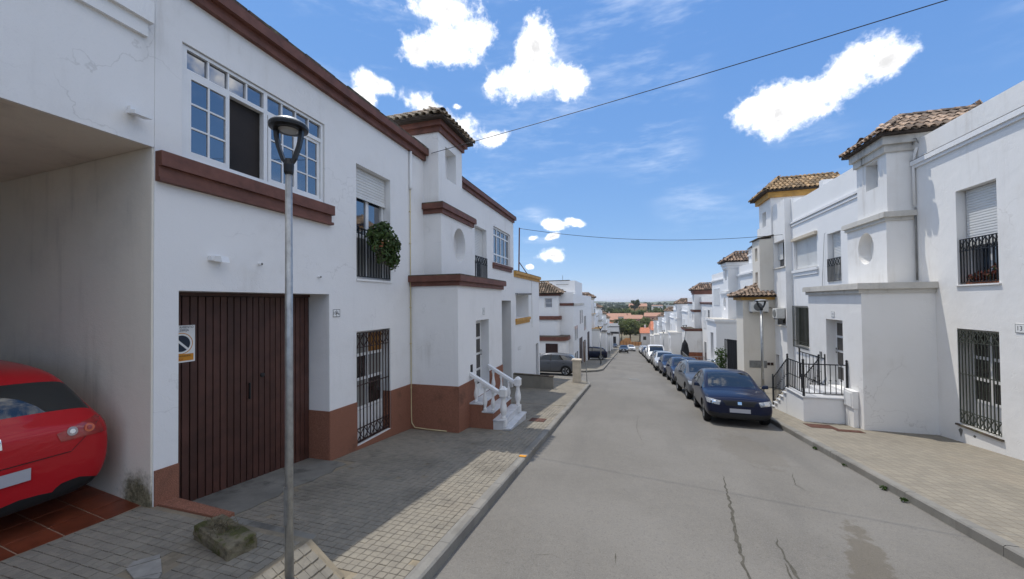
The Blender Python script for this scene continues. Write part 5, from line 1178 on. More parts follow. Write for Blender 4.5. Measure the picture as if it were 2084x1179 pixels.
LP = dict(PL, zpar=6.5); LW = [(4.3,5.4,3.3,5.2,'g'),(6.2,8.5,4.05,5.6,'g'),(4.6,7.0,-1.0,2.4,'k'),(-2.0,-0.9,3.0,5.2,'s'),(-2.0,-0.9,-0.4,1.8,'g'),(8.2,9.2,-1.1,1.6,'g')]
row_house('row_house', 'white house with yellow-topped ledges behind the parked dark blue car on the left', -4.9, 1, 52.0, -4.3, 49.05, 64, 'ledge_plaster', 'white_plaster_clean', dict(LP, top='yellow_paint'), 'roof_tile_warm', wins=LW)
row_house('row_house', 'white house, second block beyond the corner house on the left', -4.9, 1, 67.5, -5.9, 64.05, 79.5, 'ledge_plaster', 'white_plaster_clean', LP, 'roof_tile_warm', wins=LW)
row_house('row_house', 'white house, third block beyond the corner house on the left', -4.9, 1, 83.0, -7.5, 79.55, 95, 'ledge_plaster', 'white_plaster_clean', LP, 'roof_tile_warm', wins=LW)
row_house('row_house', 'white house at the far lower end of the left row', -4.9, 1, 98.5, -9.0, 95.05, 112, 'ledge_plaster', 'white_plaster_clean', LP, 'roof_tile_warm', wins=LW)

# ------------------------------------------------------------------ vehicles
# stations: (y from nose, z bottom, half width low, half width mid, z shoulder, half width belt, z belt, half width roof edge, z roof)
HATCH = dict(L=4.06, wheels=(0.78, 3.34), wr=0.315, st=[
    (0.00, .27, .58, .69, .60, .66, .67, .60, .71), (0.05, .21, .72, .80, .64, .76, .74, .68, .78), (0.20, .18, .80, .86, .68, .82, .81, .70, .85),
    (0.55, .17, .83, .88, .75, .85, .885, .71, .92), (0.88, .17, .84, .89, .80, .865, .93, .72, .96), (1.00, .17, .84, .89, .81, .87, .94, .735, .98),
    (1.38, .17, .84, .89, .83, .875, .95, .69, 1.225), (1.76, .17, .84, .89, .84, .875, .96, .64, 1.435), (2.20, .17, .84, .89, .85, .875, .97, .625, 1.48),
    (2.85, .17, .84, .89, .86, .875, .985, .625, 1.47), (3.40, .18, .84, .89, .88, .865, 1.00, .62, 1.43), (3.70, .20, .83, .885, .89, .855, 1.02, .63, 1.36), (3.93, .21, .82, .88, .89, .84, 1.00, .72, 1.05),
    (4.02, .22, .80, .86, .82, .81, .92, .74, .96), (4.06, .25, .74, .81, .70, .77, .82, .72, .87)], wind=(5, 7), side=(5, 11), rear=(11, 12), rails=False)
RED = dict(HATCH, L=4.10, st=HATCH['st'][:10]+[(3.38, .18, .84, .89, .86, .865, .95, .63, 1.43), (3.66, .20, .83, .885, .86, .855, .955, .64, 1.35), (3.94, .20, .82, .88, .84, .845, .93, .74, .985),
    (4.05, .21, .81, .87, .78, .82, .86, .76, .91), (4.10, .24, .75, .82, .66, .78, .77, .74, .82)])
WAGON = dict(HATCH, L=4.45, wheels=(0.86, 3.52), wr=0.33, st=[
    (0.00, .28, .50, .60, .60, .58, .68, .54, .72), (0.07, .24, .68, .77, .64, .73, .75, .64, .79), (0.28, .20, .79, .86, .68, .81, .83, .67, .87),
    (0.62, .20, .83, .89, .76, .86, .92, .69, .96), (1.02, .20, .84, .90, .84, .87, .99, .71, 1.02), (1.20, .20, .84, .90, .86, .875, 1.01, .72, 1.05),
    (1.58, .20, .84, .905, .88, .88, 1.02, .66, 1.30), (1.98, .20, .84, .905, .89, .88, 1.03, .61, 1.49), (2.40, .20, .84, .905, .90, .88, 1.03, .60, 1.535),
    (3.10, .20, .84, .905, .91, .88, 1.045, .60, 1.53), (3.80, .21, .84, .905, .92, .87, 1.06, .60, 1.49), (4.06, .22, .83, .90, .92, .865, 1.07, .61, 1.44), (4.28, .26, .81, .88, .92, .83, 1.05, .68, 1.12),
    (4.40, .29, .78, .84, .84, .78, .96, .71, 1.0), (4.45, .34, .66, .75, .70, .72, .84, .68, .88)], rails=True)
VAN = dict(L=4.95, wheels=(0.95, 4.05), wr=0.34, st=[
    (0.00, .30, .60, .70, .66, .68, .76, .62, .80), (0.07, .26, .76, .84, .72, .80, .86, .72, .90), (0.28, .22, .85, .92, .80, .88, .96, .76, 1.00),
    (0.55, .22, .88, .94, .88, .91, 1.05, .80, 1.09), (0.80, .22, .89, .95, .95, .925, 1.13, .82, 1.16), (0.92, .22, .89, .95, .98, .93, 1.15, .83, 1.21),
    (1.30, .22, .89, .955, 1.0, .935, 1.17, .80, 1.62), (1.62, .22, .89, .955, 1.0, .935, 1.18, .78, 1.93), (2.0, .22, .89, .955, 1.0, .935, 1.18, .79, 1.99),
    (2.7, .22, .89, .955, 1.0, .935, 1.18, .80, 2.0), (4.0, .22, .89, .955, 1.0, .935, 1.18, .80, 2.0), (4.75, .24, .89, .955, 1.0, .93, 1.18, .79, 1.97), (4.88, .26, .88, .94, 1.0, .92, 1.17, .78, 1.85),
    (4.93, .28, .85, .92, .98, .90, 1.12, .78, 1.3), (4.95, .32, .80, .86, .90, .85, 1.0, .78, 1.1)], wind=(5, 7), side=(5, 8), rear=(11, 12), rails=False)
def car_shell(P):
    """lofted, subdivided closed shell with glass regions and cut wheel arches, centred on the wheelbase, nose towards -y"""
    S = P['st']; off = (P['wheels'][0]+P['wheels'][1])/2; bm = bmesh.new(); rings = []
    for (y, zb, wl, wm, zs, wb, zbelt, wt, zr) in S:
        half = [(0, zb), (wl*.75, zb), (wl, zb+.07), (wm, zb+(zs-zb)*.55), (wm-.005, zs), (wb, zbelt), (wt+.035, zr-.065 if zr-zbelt > .12 else zbelt+(zr-zbelt)*.45), (wt-.03, zr-.012), (wt*.5, zr+.012), (0, zr+.018)]
        ring = [bm.verts.new((x, y-off, z)) for (x, z) in half] + [bm.verts.new((-x, y-off, z)) for (x, z) in half[-2:0:-1]]
        rings.append(ring)
    n = len(rings[0]); H = 9
    w0, w1 = P['wind']; s0, s1 = P['side']; r0, r1 = P['rear']
    for i in range(len(rings)-1):
        for k in range(n):
            j = (k+1) % n; f = bm.faces.new((rings[i][k], rings[i][j], rings[i+1][j], rings[i+1][k])); f.smooth = True
            kk = k if k < H else n-1-k          # mirrored index
            if kk == 5 and s0 <= i < s1: f.material_index = 1
            elif kk in (7, 8) and w0 <= i < w1: f.material_index = 2
            elif kk in (6, 7, 8) and r0 <= i < r1: f.material_index = 3
            elif kk in (0, 1): f.material_index = 4
    f = bm.faces.new(rings[0][::-1]); f = bm.faces.new(rings[-1]); 
    bmesh.ops.recalc_face_normals(bm, faces=bm.faces)
    me = bpy.data.meshes.new('shell'); bm.to_mesh(me); bm.free()
    for nme in ('car_trim','car_glass','car_glass','car_glass','car_trim'): me.materials.append(M[nme])
    o = bpy.data.objects.new('shell', me); COL.objects.link(o); md = o.modifiers.new('s', 'SUBSURF'); md.levels = 2; md.render_levels = 2
    cut = []
    for wy in P['wheels']:
        c = MB(); r = P['wr']+.055; pts = [(wy-off+r*math.cos(a), P['wr']+r*math.sin(a)) for a in [2*math.pi*i/28 for i in range(28)]]
        for sx in (-1, 1): c.prism(pts, lambda a,b: (sx*.66,a,b), lambda a,b: (sx*1.3,a,b))
        cm = c.mesh('cut'); 
        for q in range(5): cm.materials.append(M['car_trim'])
        for p in cm.polygons: p.material_index = 4
        co = bpy.data.objects.new('cut', cm); COL.objects.link(co); cut.append(co); b = o.modifiers.new('b', 'BOOLEAN'); b.object = co; b.operation = 'DIFFERENCE'; b.solver = 'EXACT'
    dg = bpy.context.evaluated_depsgraph_get(); ev = o.evaluated_get(dg); out = bpy.data.meshes.new_from_object(ev)
    for q in cut + [o]: bpy.data.objects.remove(q)
    return out, off
def split_mesh(me, idx, name):
    bm = bmesh.new(); bm.from_mesh(me); bmesh.ops.delete(bm, geom=[f for f in bm.faces if f.material_index != idx], context='FACES')
    for f in bm.faces: f.material_index = 0
    nm = bpy.data.meshes.new(name); bm.to_mesh(nm); bm.free(); nm.materials.clear(); return nm
def wheel_meshes(r):
    t = MB(); w = .10
    t.lathe([(r*.66,-w*.8),(r*.72,-w),(r*.93,-w),(r,-w*.7),(r,w*.7),(r*.93,w),(r*.72,w),(r*.66,w*.8)], (0,0,0), 28, 'x'); tyre = t.mesh('tyre', smooth=False)
    m = MB(); m.lathe([(r*.67,-.06),(r*.68,w*.86),(r*.62,w*.84),(r*.60,w*.2)], (0,0,0), 28, 'x')
    for i in range(5):
        a = 2*math.pi*i/5
        for da in (-.13, .13): m.bar((w*.55, math.cos(a+da)*r*.12, math.sin(a+da)*r*.12), (w*.75, math.cos(a+da*.9)*r*.64, math.sin(a+da*.9)*r*.64), r*.10, r*.14)
    m.lathe([(r*.16,w*.2),(r*.16,w*.7),(r*.10,w*.8)], (0,0,0), 14, 'x'); rim = m.mesh('rim')
    tyre.materials.append(M['tyre']); rim.materials.append(M['rim']); return tyre, rim
def patch(tree, name, corners, axis, mat_, par, nu=8, nv=4, lift=.006):
    """panel that hugs the shell: 4 corners (x,z) seen along y, or (y,z) seen along x"""
    mb = MB(); G = []
    for j in range(nv+1):
        row = []
        for i in range(nu+1):
            u, v = i/nu, j/nv; (a, b) = [(1-u)*(1-v)*corners[0][q]+u*(1-v)*corners[1][q]+u*v*corners[2][q]+(1-u)*v*corners[3][q] for q in (0, 1)]
            if axis == 'front': o, d = Vector((a,-4,b)), Vector((0,1,0))
            elif axis == 'rear': o, d = Vector((a,4,b)), Vector((0,-1,0))
            elif axis == 'right': o, d = Vector((3,a,b)), Vector((-1,0,0))
            else: o, d = Vector((-3,a,b)), Vector((1,0,0))
            hit = tree.ray_cast(o, d); p = hit[0]
            row.append(None if p is None else p + (hit[1] if hit[1].dot(d) < 0 else -hit[1])*lift)
        G.append(row)
    for j in range(nv):
        for i in range(nu):
            q = [G[j][i], G[j][i+1], G[j+1][i+1], G[j+1][i]]
            if all(x is not None for x in q): mb.quad(*q)
    if not mb.f: return None
    bm = bmesh.new(); me = bpy.data.meshes.new(name); me.from_pydata(mb.v, [], mb.f); bm.from_mesh(me); bmesh.ops.remove_doubles(bm, verts=bm.verts, dist=1e-5)
    for f in bm.faces: f.smooth = True
    bm.to_mesh(me); bm.free(); return link(name, me, mat_, par)
def disc_patch(tree, name, c, r, axis, mat_, par, lift):
    n = 16; o0 = Vector((c[0], 4 if axis == 'rear' else -4, c[1])); d = Vector((0, -1 if axis == 'rear' else 1, 0)); pts = []
    for i in range(n):
        h = tree.ray_cast(o0+Vector((math.cos(2*math.pi*i/n)*r, 0, math.sin(2*math.pi*i/n)*r)), d)
        if h[0] is None: return None
        pts.append(h[0]-d*lift)
    mb = MB(); mb.quad(*pts); return mb.build(name, mat_, par, fix=False)
def make_car(P, name, label, colour, detail=True, front='hatch', group=None, plate=True):
    t = thing(name, label, 'van' if P is VAN else 'car'); me, off = car_shell(P); L = P['L']; yf, yr = -off, L-off
    tree = BVHTree.FromPolygons([v.co for v in me.vertices], [tuple(p.vertices) for p in me.polygons])
    body = split_mesh(me, 0, 'body'); link('body', body, colour, t)
    link('side_window', split_mesh(me, 1, 'side_window'), 'car_glass', t); link('windscreen', split_mesh(me, 2, 'windscreen'), 'car_glass', t)
    link('rear_window', split_mesh(me, 3, 'rear_window'), 'car_glass', t); link('underbody', split_mesh(me, 4, 'underbody'), 'car_trim', t)
    ty, ri = wheel_meshes(P['wr'])
    for wy in P['wheels']:
        for sx in (-1, 1):
            w = bpy.data.objects.new('wheel', ty); COL.objects.link(w); w.parent = t; w.location = (sx*.755 if P is not VAN else sx*.82, wy-off, P['wr']); w.rotation_euler = (0, 0, 0 if sx > 0 else math.pi)
            q = bpy.data.objects.new('rim', ri); COL.objects.link(q); q.parent = w
    zb, zh = P['st'][2][1], P['st'][2][8]       # bumper bottom, bonnet edge height
    wb = P['st'][2][3]
    for s in (-1, 1):
        c = [(s*wb*.97, zh-.07), (s*wb*.55, zh-.13), (s*wb*.60, zh-.25), (s*wb*.95, zh-.20)]; patch(tree, 'headlight', c, 'front', 'headlight', t)
        patch(tree, 'lamp_lens', [(s*wb*.86, zh-.11), (s*wb*.70, zh-.13), (s*wb*.71, zh-.22), (s*wb*.86, zh-.20)], 'front', 'chrome', t, lift=.009)
        patch(tree, 'fog_vent', [(s*wb*.93, zb+.22), (s*wb*.62, zb+.20), (s*wb*.58, zb+.08), (s*wb*.88, zb+.10)], 'front', 'car_trim', t)
    patch(tree, 'grille', [(-wb*.50, zh-.12), (wb*.50, zh-.12), (wb*.40, zh-.26), (-wb*.40, zh-.26)], 'front', 'car_trim', t)
    patch(tree, 'air_intake', [(-wb*.55, zb+.20), (wb*.55, zb+.20), (wb*.62, zb+.06), (-wb*.62, zb+.06)], 'front', 'car_trim', t)
    for zz in (zh-.165, zh-.215): patch(tree, 'grille_bar', [(-wb*.42, zz+.006), (wb*.42, zz+.006), (wb*.42, zz-.006), (-wb*.42, zz-.006)], 'front', 'iron_black', t, lift=.012, nv=1)
    patch(tree, 'emblem', [(-.05, zh-.14), (.05, zh-.14), (.05, zh-.22), (-.05, zh-.22)], 'front', 'chrome', t, lift=.018, nu=3, nv=2)
    patch(tree, 'number_plate', [(-.26, zb+.34), (.26, zb+.34), (.26, zb+.23), (-.26, zb+.23)], 'front', 'plate_blur', t, lift=.02, nu=4, nv=2)
    # rear
    Sr = P['st'][-3]; zt = Sr[6]; wr_ = Sr[3]
    for s in (-1, 1):
        patch(tree, 'tail_light', [(s*wr_*1.02, zt+.03), (s*wr_*.50, zt-.09), (s*wr_*.53, zt-.17), (s*wr_*1.02, zt-.17)], 'rear', 'tail_red', t)
        for (cx, mt_) in ((.63, 'tail_clear'), (.78, 'tail_amber')):
            disc_patch(tree, 'lamp_lens', (s*wr_*cx, zt-.092), .042, 'rear', mt_, t, .011); disc_patch(tree, 'lamp_core', (s*wr_*cx, zt-.092), .022, 'rear', 'chrome' if mt_ == 'tail_clear' else 'tail_red', t, .014)
    patch(tree, 'number_plate', [(-.26, zb+.42), (.26, zb+.42), (.26, zb+.31), (-.26, zb+.31)], 'rear', 'plate_blur', t, lift=.02, nu=4, nv=2)
    patch(tree, 'emblem', [(-.085, zt-.03), (.085, zt-.03), (.085, zt-.115), (-.085, zt-.115)], 'rear', 'chrome', t, lift=.014, nu=4, nv=2)
    for dx in (-.03, .015): patch(tree, 'emblem_slot', [(dx-.04, zt-.05), (dx+.05, zt-.05), (dx+.04, zt-.062), (dx-.05, zt-.062)] if dx < 0 else [(dx-.05, zt-.083), (dx+.04, zt-.083), (dx+.03, zt-.095), (dx-.06, zt-.095)], 'rear', 'car_trim', t, lift=.017, nu=2, nv=1)
    patch(tree, 'rear_valance', [(-wr_*.7, zb+.10), (wr_*.7, zb+.10), (wr_*.7, zb+.05), (-wr_*.7, zb+.05)], 'rear', 'car_trim', t, nu=12)
    patch(tree, 'tailgate_seam', [(-wr_*.62, zb+.47), (wr_*.62, zb+.47), (wr_*.62, zb+.462), (-wr_*.62, zb+.462)], 'rear', 'car_trim', t, lift=.004, nv=1)
    for s in (-1, 1): patch(tree, 'tailgate_seam', [(s*wr_*.62, zb+.47), (s*(wr_*.62+.008), zb+.47), (s*(wr_*.90+.008), zt-.02), (s*wr_*.90, zt-.02)], 'rear', 'car_trim', t, lift=.004, nu=1, nv=8)
    # sides: mirrors, seams, handles, roof rails
    y5 = P['st'][5][0]-off; zbelt = P['st'][6][6]; yB = P['st'][8][0]-off+.12; yC = P['st'][10][0]-off
    for sd, s in (('right', 1), ('left', -1)):
        m = MB(); wx = P['st'][6][5]; m.hexa([(s*(wx-.02),y5+.30,zbelt+.02),(s*(wx+.17),y5+.27,zbelt+.03),(s*(wx+.17),y5+.36,zbelt+.03),(s*(wx-.02),y5+.40,zbelt+.02),(s*(wx+.03),y5+.30,zbelt+.13),(s*(wx+.16),y5+.28,zbelt+.14),(s*(wx+.16),y5+.35,zbelt+.14),(s*(wx+.03),y5+.38,zbelt+.13)]); m.build('wing_mirror', colour, t, bevel=.025)
        zs = P['st'][6][6]
        for yy in (y5+.12, yB, yC-.05): patch(tree, 'door_seam', [(yy, .32), (yy+.008, .32), (yy+.008, zs-.01), (yy, zs-.01)], sd, 'car_trim', t, nu=1, nv=6, lift=.003)
        for yy in (yB-.22, yC-.28): patch(tree, 'door_handle', [(yy, zs-.14), (yy+.16, zs-.13), (yy+.16, zs-.165), (yy, zs-.17)], sd, 'car_trim' if not P['rails'] else 'chrome', t, nu=3, nv=1, lift=.02)
        patch(tree, 'window_pillar', [(yB-.03, zs+.01), (yB+.05, zs+.01), (yB+.03, P['st'][8][8]-.08), (yB-.03, P['st'][8][8]-.08)], sd, 'car_trim', t, nu=2, nv=5, lift=.004)
        if P['rails']:
            w = P['st'][8][7]; zr = P['st'][8][8]; r = MB(); r.tube([(s*(w-.02),P['st'][7][0]-off+.05,zr-.06),(s*(w-.02),P['st'][7][0]-off+.15,zr+.035),(s*(w-.02),P['st'][10][0]-off,zr+.03),(s*(w-.02),P['st'][11][0]-off-.02,zr-.05)], .018, 8); r.build('roof_rail', 'chrome', t, smooth=True)
    w = MB(); wz = P['st'][5][8]+.01
    w.bar((-.35, y5-.02, wz), (.12, y5+.10, wz+.055), .02, .015); w.bar((.15, y5-.02, wz), (.55, y5+.10, wz+.05), .02, .015); w.build('wiper', 'car_trim', t)
    return t
def place(t, x, y, yaw, z=None, tilt=True):
    t.location = (x, y, gz(y) if z is None else z)
    t.rotation_euler = (Matrix.Rotation(math.atan(SL) if tilt else 0, 4, 'X') @ Matrix.Rotation(yaw, 4, 'Z')).to_euler()
    return t
def recolour(t, colour, label, group=None):
    t['label'] = label
    if group: t['group'] = group
    for ch in t.children:
        if ch.name.split('.')[0] in ('body', 'wing_mirror'): ch.material_slots[0].link = 'OBJECT'; ch.material_slots[0].material = M[colour]
    return t
GP = 'cars parked along the right kerb'
hatch = make_car(HATCH, 'parked_car', 'dark navy hatchback nearest the camera at the right kerb', 'paint_navy'); hatch['group'] = GP; place(hatch, 3.14, 14.2, R(-3))
wagon = make_car(WAGON, 'parked_car', 'grey estate car with silver roof rails behind the nearest navy hatchback', 'paint_grey'); wagon['group'] = GP; place(wagon, 3.18, 18.9, R(1))
van = make_car(VAN, 'parked_van', 'tall white van in the row of parked cars', 'paint_white'); van['group'] = GP; place(van, 3.05, 46.2, 0)
for (src, col, lab, x, y) in [(hatch, 'paint_blue', 'blue hatchback, third in the parked row', 3.2, 24.4), (hatch, 'paint_blue', 'blue hatchback between another blue hatchback and the silver estate', 3.12, 29.3),
        (wagon, 'paint_silver', 'silver estate car in front of the white van', 3.0, 34.6), (hatch, 'paint_graphite', 'dark car tucked between the silver estate and the white van', 3.15, 40.3),
        (hatch, 'paint_graphite', 'dark hatchback just beyond the white van', 3.1, 52.0), (hatch, 'paint_white', 'white hatchback, second beyond the van', 3.15, 57.6), (wagon, 'paint_blue', 'blue estate, third beyond the van', 3.1, 63.4),
        (hatch, 'paint_silver', 'silver hatchback, fourth beyond the van', 3.15, 69.5), (hatch, 'paint_white', 'white hatchback, last but one of the parked row', 3.1, 76), (wagon, 'paint_silver', 'silver estate at the far end of the parked row', 3.1, 83)]:
    place(recolour(copy_tree(src), col, lab, GP), x, y, R(random.uniform(-1.5, 1.5)))
c = place(recolour(copy_tree(wagon), 'paint_graphite', 'dark grey car driving up the middle of the street'), -0.75, 78.0, 0); del c['group']; c.name = 'driving_car'
c = place(recolour(copy_tree(hatch), 'paint_white', 'white car behind the oncoming dark grey car'), 0.7, 93, R(6)); del c['group']; c.name = 'driving_car'
c = place(recolour(copy_tree(hatch), 'paint_graphite', 'black car parked in front of the white commercial hall'), -4.0, 126, R(0), gz(126)); del c['group']
c = place(recolour(copy_tree(hatch), 'paint_grey', 'grey hatchback in the side street mouth on the left'), -5.25, 25.9, R(-90)); del c['group']
c = place(recolour(copy_tree(hatch), 'paint_navy', 'dark blue car pulled onto the left pavement beyond the corner house'), -4.35, 45.6, R(-82), gz(45.6, PAV+.02)); del c['group']
c = make_car(RED, 'red_car', 'red hatchback seen from behind in the carport, cut by the left edge', 'paint_red'); c.location = (-7.62, 1.90, 0.262); c.scale = (1.0, 1.0, 1.07)
c.rotation_euler = (Matrix.Rotation(R(-90), 4, 'Z') @ Matrix.Rotation(R(-1.5), 4, 'X')).to_euler()

# ------------------------------------------------------------------ street furniture
def street_lamp(label, x, y, z, h, hd=0.225, group=None):
    t = thing('street_lamp', label, 'street lamp', (0,0,0))
    p = MB(); p.tube([(0,0,-.15),(0,0,h*.895)], .052, 20, r2=.040); p.build('pole', 'galvanised', t, smooth=True)
    p = MB(); p.lathe([(.056,0.55),(.056,1.0)], (0,0,0), 20); d = MB()
    d.box(-.030,.030,-.0565,-.050,.62,.95); d.build('access_door', 'galvanised', t, bevel=.004)
    n = MB(); n.lathe([(.046,h*.885),(.055,h*.89),(.06,h*.905),(.04,h*.918)], (0,0,0), 16); n.build('collar', 'lamp_black', t)
    for a in (R(20), R(200)):
        ca, sa = math.cos(a), math.sin(a); b = MB(); pts = [(.02,h*.905),(.07,h*.918),(.125,h*.945),(.150,h*.965),(.158,h*.985)]
        for (p0, p1) in zip(pts[:-1], pts[1:]):
            n_ = Vector((-sa,ca,0))*.026; q0, q1 = Vector((p0[0]*ca,p0[0]*sa,p0[1])), Vector((p1[0]*ca,p1[0]*sa,p1[1])); th = Vector((ca,sa,0))*.022
            b.hexa([q0-n_-th,q0+n_-th,q0+n_+th,q0-n_+th,q1-n_-th,q1+n_-th,q1+n_+th,q1-n_+th])
        b.build('arm', 'lamp_black', t)
    k = MB(); k.lathe([(.17,h*.98),(hd*.98,h*.982),(hd,h*.987),(hd*.98,h*.990)], (0,0,0), 36); k.build('rim_ring', 'lamp_black', t, smooth=False)
    k = MB(); k.lathe([(hd*.97,h*.9902),(hd*.9,h*.994),(hd*.6,h*1.001),(hd*.25,h*1.004),(.03,h*1.0045)], (0,0,0), 36); k.build('cap', 'lamp_cap', t, smooth=True)
    k = MB(); k.lathe([(.085,h*.9765),(.115,h*.9796)], (0,0,0), 30); k.build('lens', 'lamp_lens', t)
    k = MB(); k.lathe([(.10,-.02),(.10,.02),(.06,.04)], (0,0,0), 16); k.build('base_plate', 'galvanised', t)
    t.location = (x, y, z)
    if group: t['group'] = group
    return t
GL = 'street lamps'
lamp = street_lamp('tall galvanised street lamp with black lantern in the left foreground', -2.84, 2.60, -0.12, 4.15, group=GL)
lamp.scale = (.70, .70, 1.0)
def lamp_copy(label, x, y, z, s=1.0):
    c = copy_tree(lamp); c['label'] = label; c.location = (x, y, z); c.scale = (1.2, 1.2, s); return c
lamp_copy('street lamp in front of the cream house on the right', 5.92, 20.0, -1.85, 1.03)
lamp_copy('second street lamp on the right, before the brown-ledged house', 6.0, 45.0, gz(45,PAV), 1.0)
lamp_copy('third street lamp on the right, above the white van', 5.6, 66.0, gz(66,PAV), 1.0)
lamp_copy('street lamp on the left kerb in front of the parked dark blue car', -2.4, 36.0, gz(36,PAV), .88)
lamp_copy('farther street lamp on the left kerb near the valley bottom', -2.9, 64.0, gz(64,PAV), .86)
# rubble at the foot of the near lamp
mb = MB(); rnd = random.Random(14); ys_ = [-6+8.98*i/26 for i in range(27)]; ex = [(-2.56+rnd.uniform(-.03,.03)) for _ in ys_]
for i in range(26):
    y0_, y1_ = ys_[i], ys_[i+1]
    mb.quad((-2.985,y0_,PLAT(y0_)-.006),(ex[i],y0_,gz(y0_,PAV)+.004),(ex[i+1],y1_,gz(y1_,PAV)+.004),(-2.985,y1_,PLAT(y1_)-.006))
mb.quad((-2.985,2.98,PLAT(2.98)-.006),(ex[-1],2.98,gz(2.98,PAV)+.004),(-2.985,2.98,gz(2.98,PAV))); mb.build('cement_skirt', 'paver_bed', platform, fix=False)

def stone_block():
    t = thing('concrete_block', 'mossy concrete block with dry weeds on the raised left pavement', 'block', (-3.75, 2.75, 0.1))
    a, b = Vector((-4.05,2.76,0)), Vector((-3.38,2.60,0)); d = (b-a).normalized(); n = Vector((-d.y,d.x,0)); w = .125; z0, z1 = 0.112, 0.262
    bm = bmesh.new(); bmesh.ops.create_cube(bm, size=1); bmesh.ops.subdivide_edges(bm, edges=bm.edges, cuts=5, use_grid_fill=True); rnd = random.Random(8); L = (b-a).length
    for v in bm.verts:
        q = v.co.copy(); r = .012*(abs(q.z) > .45)
        v.co = a+d*(q.x+.5)*L+n*(q.y)*2*w+Vector((0,0,z0+(q.z+.5)*(z1-z0)))+Vector((rnd.uniform(-.006,.006),rnd.uniform(-.006,.006),rnd.uniform(-.008,.008) if q.z > .4 else 0))
    me = bpy.data.meshes.new('block'); bm.to_mesh(me); bm.free(); link('block', me, 'moss_block', t, bevel=.012)
    g = MB()
    for i in range(260):
        c = a+d*rnd.gauss(.34,.14)*L*1.1+n*rnd.gauss(0,.06)+Vector((0,0,z1)); e = Vector((rnd.gauss(0,.05),rnd.gauss(0,.05),abs(rnd.gauss(.02,.03)))); s = Vector((rnd.gauss(0,1),rnd.gauss(0,1),0)).normalized()*.004
        g.quad(c-s, c+s, c+e)
    g.build('dry_weeds', 'dry_weed', t, fix=False)['kind'] = 'stuff'
stone_block()
t = thing('utility_cabinet', 'cream masonry utility cabinet on the left street corner', 'cabinet', (-2.6, 20.4, -1.95)); m = MB(); m.box(-2.83,-2.40,20.2,20.5,-2.3,-0.72); m.build('body', 'cabinet_cream', t, bevel=.02); m = MB(); m.hexa([(-2.88,20.15,-.719),(-2.35,20.15,-.719),(-2.35,20.55,-.719),(-2.88,20.55,-.719),(-2.86,20.17,-.64),(-2.37,20.17,-.64),(-2.37,20.53,-.64),(-2.86,20.53,-.64)]); m.build('cap', 'cabinet_cream', t, bevel=.01)
t = thing('sign_post', 'thin leaning grey post beside the cream cabinet', 'post', (-2.0, 20.6, -1.95)); m = MB(); m.tube([(-2.1,20.6,-2.2),(-2.22,20.7,0.35)], .025, 8); m.build('pole', 'galvanised', t); m = MB(); m.box(-2.26,-2.18,20.62,20.78,.30,.36); m.build('cap', 'galvanised', t)
# overhead cables
def cable(label, a, b, sag, r):
    a, b = Vector(a), Vector(b); pts = [a+(b-a)*i/40+Vector((0,0,-sag*4*(i/40)*(1-i/40))) for i in range(41)]
    m = MB(); m.tube(pts, r, 6); tag(m.build('overhead_cable', 'cable_black', smooth=True), label, 'cable')
cable('thick black overhead cable from the left tower across the sky to upper right', (-4.95,8.98,6.42), (9.6,5.95,7.02), 0.10, .0075)
cable('thin overhead cable from the roof mast across the street to the cream house', (XL-.08,18.78,6.25), (7.33,21.5,5.6), 0.42, .012)

# ------------------------------------------------------------------ plants
def leaf_cloud(name, pts_fn, n, size, material, par, seed, flat=0.35):
    rnd = random.Random(seed); mb = MB()
    for i in range(n):
        c, out = pts_fn(rnd); s = size*rnd.uniform(.6, 1.35)
        a = Vector((rnd.gauss(0,1), rnd.gauss(0,1), rnd.gauss(0,1))).normalized(); nrm = (out+a*flat*2).normalized()
        t = nrm.cross(Vector((rnd.gauss(0,1), rnd.gauss(0,1), rnd.gauss(0,1)))).normalized(); b = nrm.cross(t)
        mb.quad(c-t*s*.5-b*s*.15, c+b*s*-.45, c+t*s*.5-b*s*.12, c+t*s*.3+b*s*.45, c-t*s*.28+b*s*.45)
    return mb.build(name, material, par, fix=False)
def ball(c, r):
    c = Vector(c)
    def fn(rnd):
        d = Vector((rnd.gauss(0,1), rnd.gauss(0,1), rnd.gauss(0,1))).normalized(); k = rnd.uniform(.25, 1.05)
        return c+Vector((d.x*r[0], d.y*r[1], d.z*r[2]))*k, d
    return fn
def multi(balls):
    fs = [ball(*b) for b in balls]; ws = [b[1][0]*b[1][2]+b[1][1]*b[1][2] for b in balls]
    return lambda rnd: rnd.choices(fs, ws)[0](rnd)
t = thing('geranium', 'bushy trailing geranium hanging over the upstairs balcony rail on the left', 'plant', (-5.1, 7.0, 3.8))
m = MB(); m.lathe([(.10,0),(.13,.2),(.14,.2)], (-5.06,6.85,3.62), 14); m.build('pot', 'terracotta_far', t)
leaf_cloud('foliage', multi([((-5.0,6.95,3.88),(.20,.38,.26)), ((-4.97,7.15,3.70),(.18,.30,.30)), ((-5.02,6.70,3.80),(.14,.24,.22)), ((-4.97,7.0,3.45),(.12,.30,.20)), ((-4.95,7.28,3.42),(.10,.16,.22)), ((-4.98,6.80,3.38),(.08,.12,.14)), ((-4.93,7.33,3.72),(.10,.12,.12)), ((-4.96,6.62,3.62),(.07,.10,.20)), ((-4.92,7.12,3.30),(.05,.07,.16)), ((-5.0,7.02,4.10),(.10,.18,.10))]), 2900, .058, 'leaf_geranium', t, 5)
st = MB(); rs = random.Random(12)
for i in range(16):
    y = 6.95+rs.uniform(-.36,.40); z = 3.55+rs.uniform(-.1,.2); e = Vector((-4.93+rs.uniform(-.05,.06), y+rs.uniform(-.08,.08), z-rs.uniform(.22,.42)))
    st.tube([(-5.05,y,z+.1),(-4.95,y,z),e], .005, 4)
st.build('stems', 'bark', t)['kind'] = 'stuff'
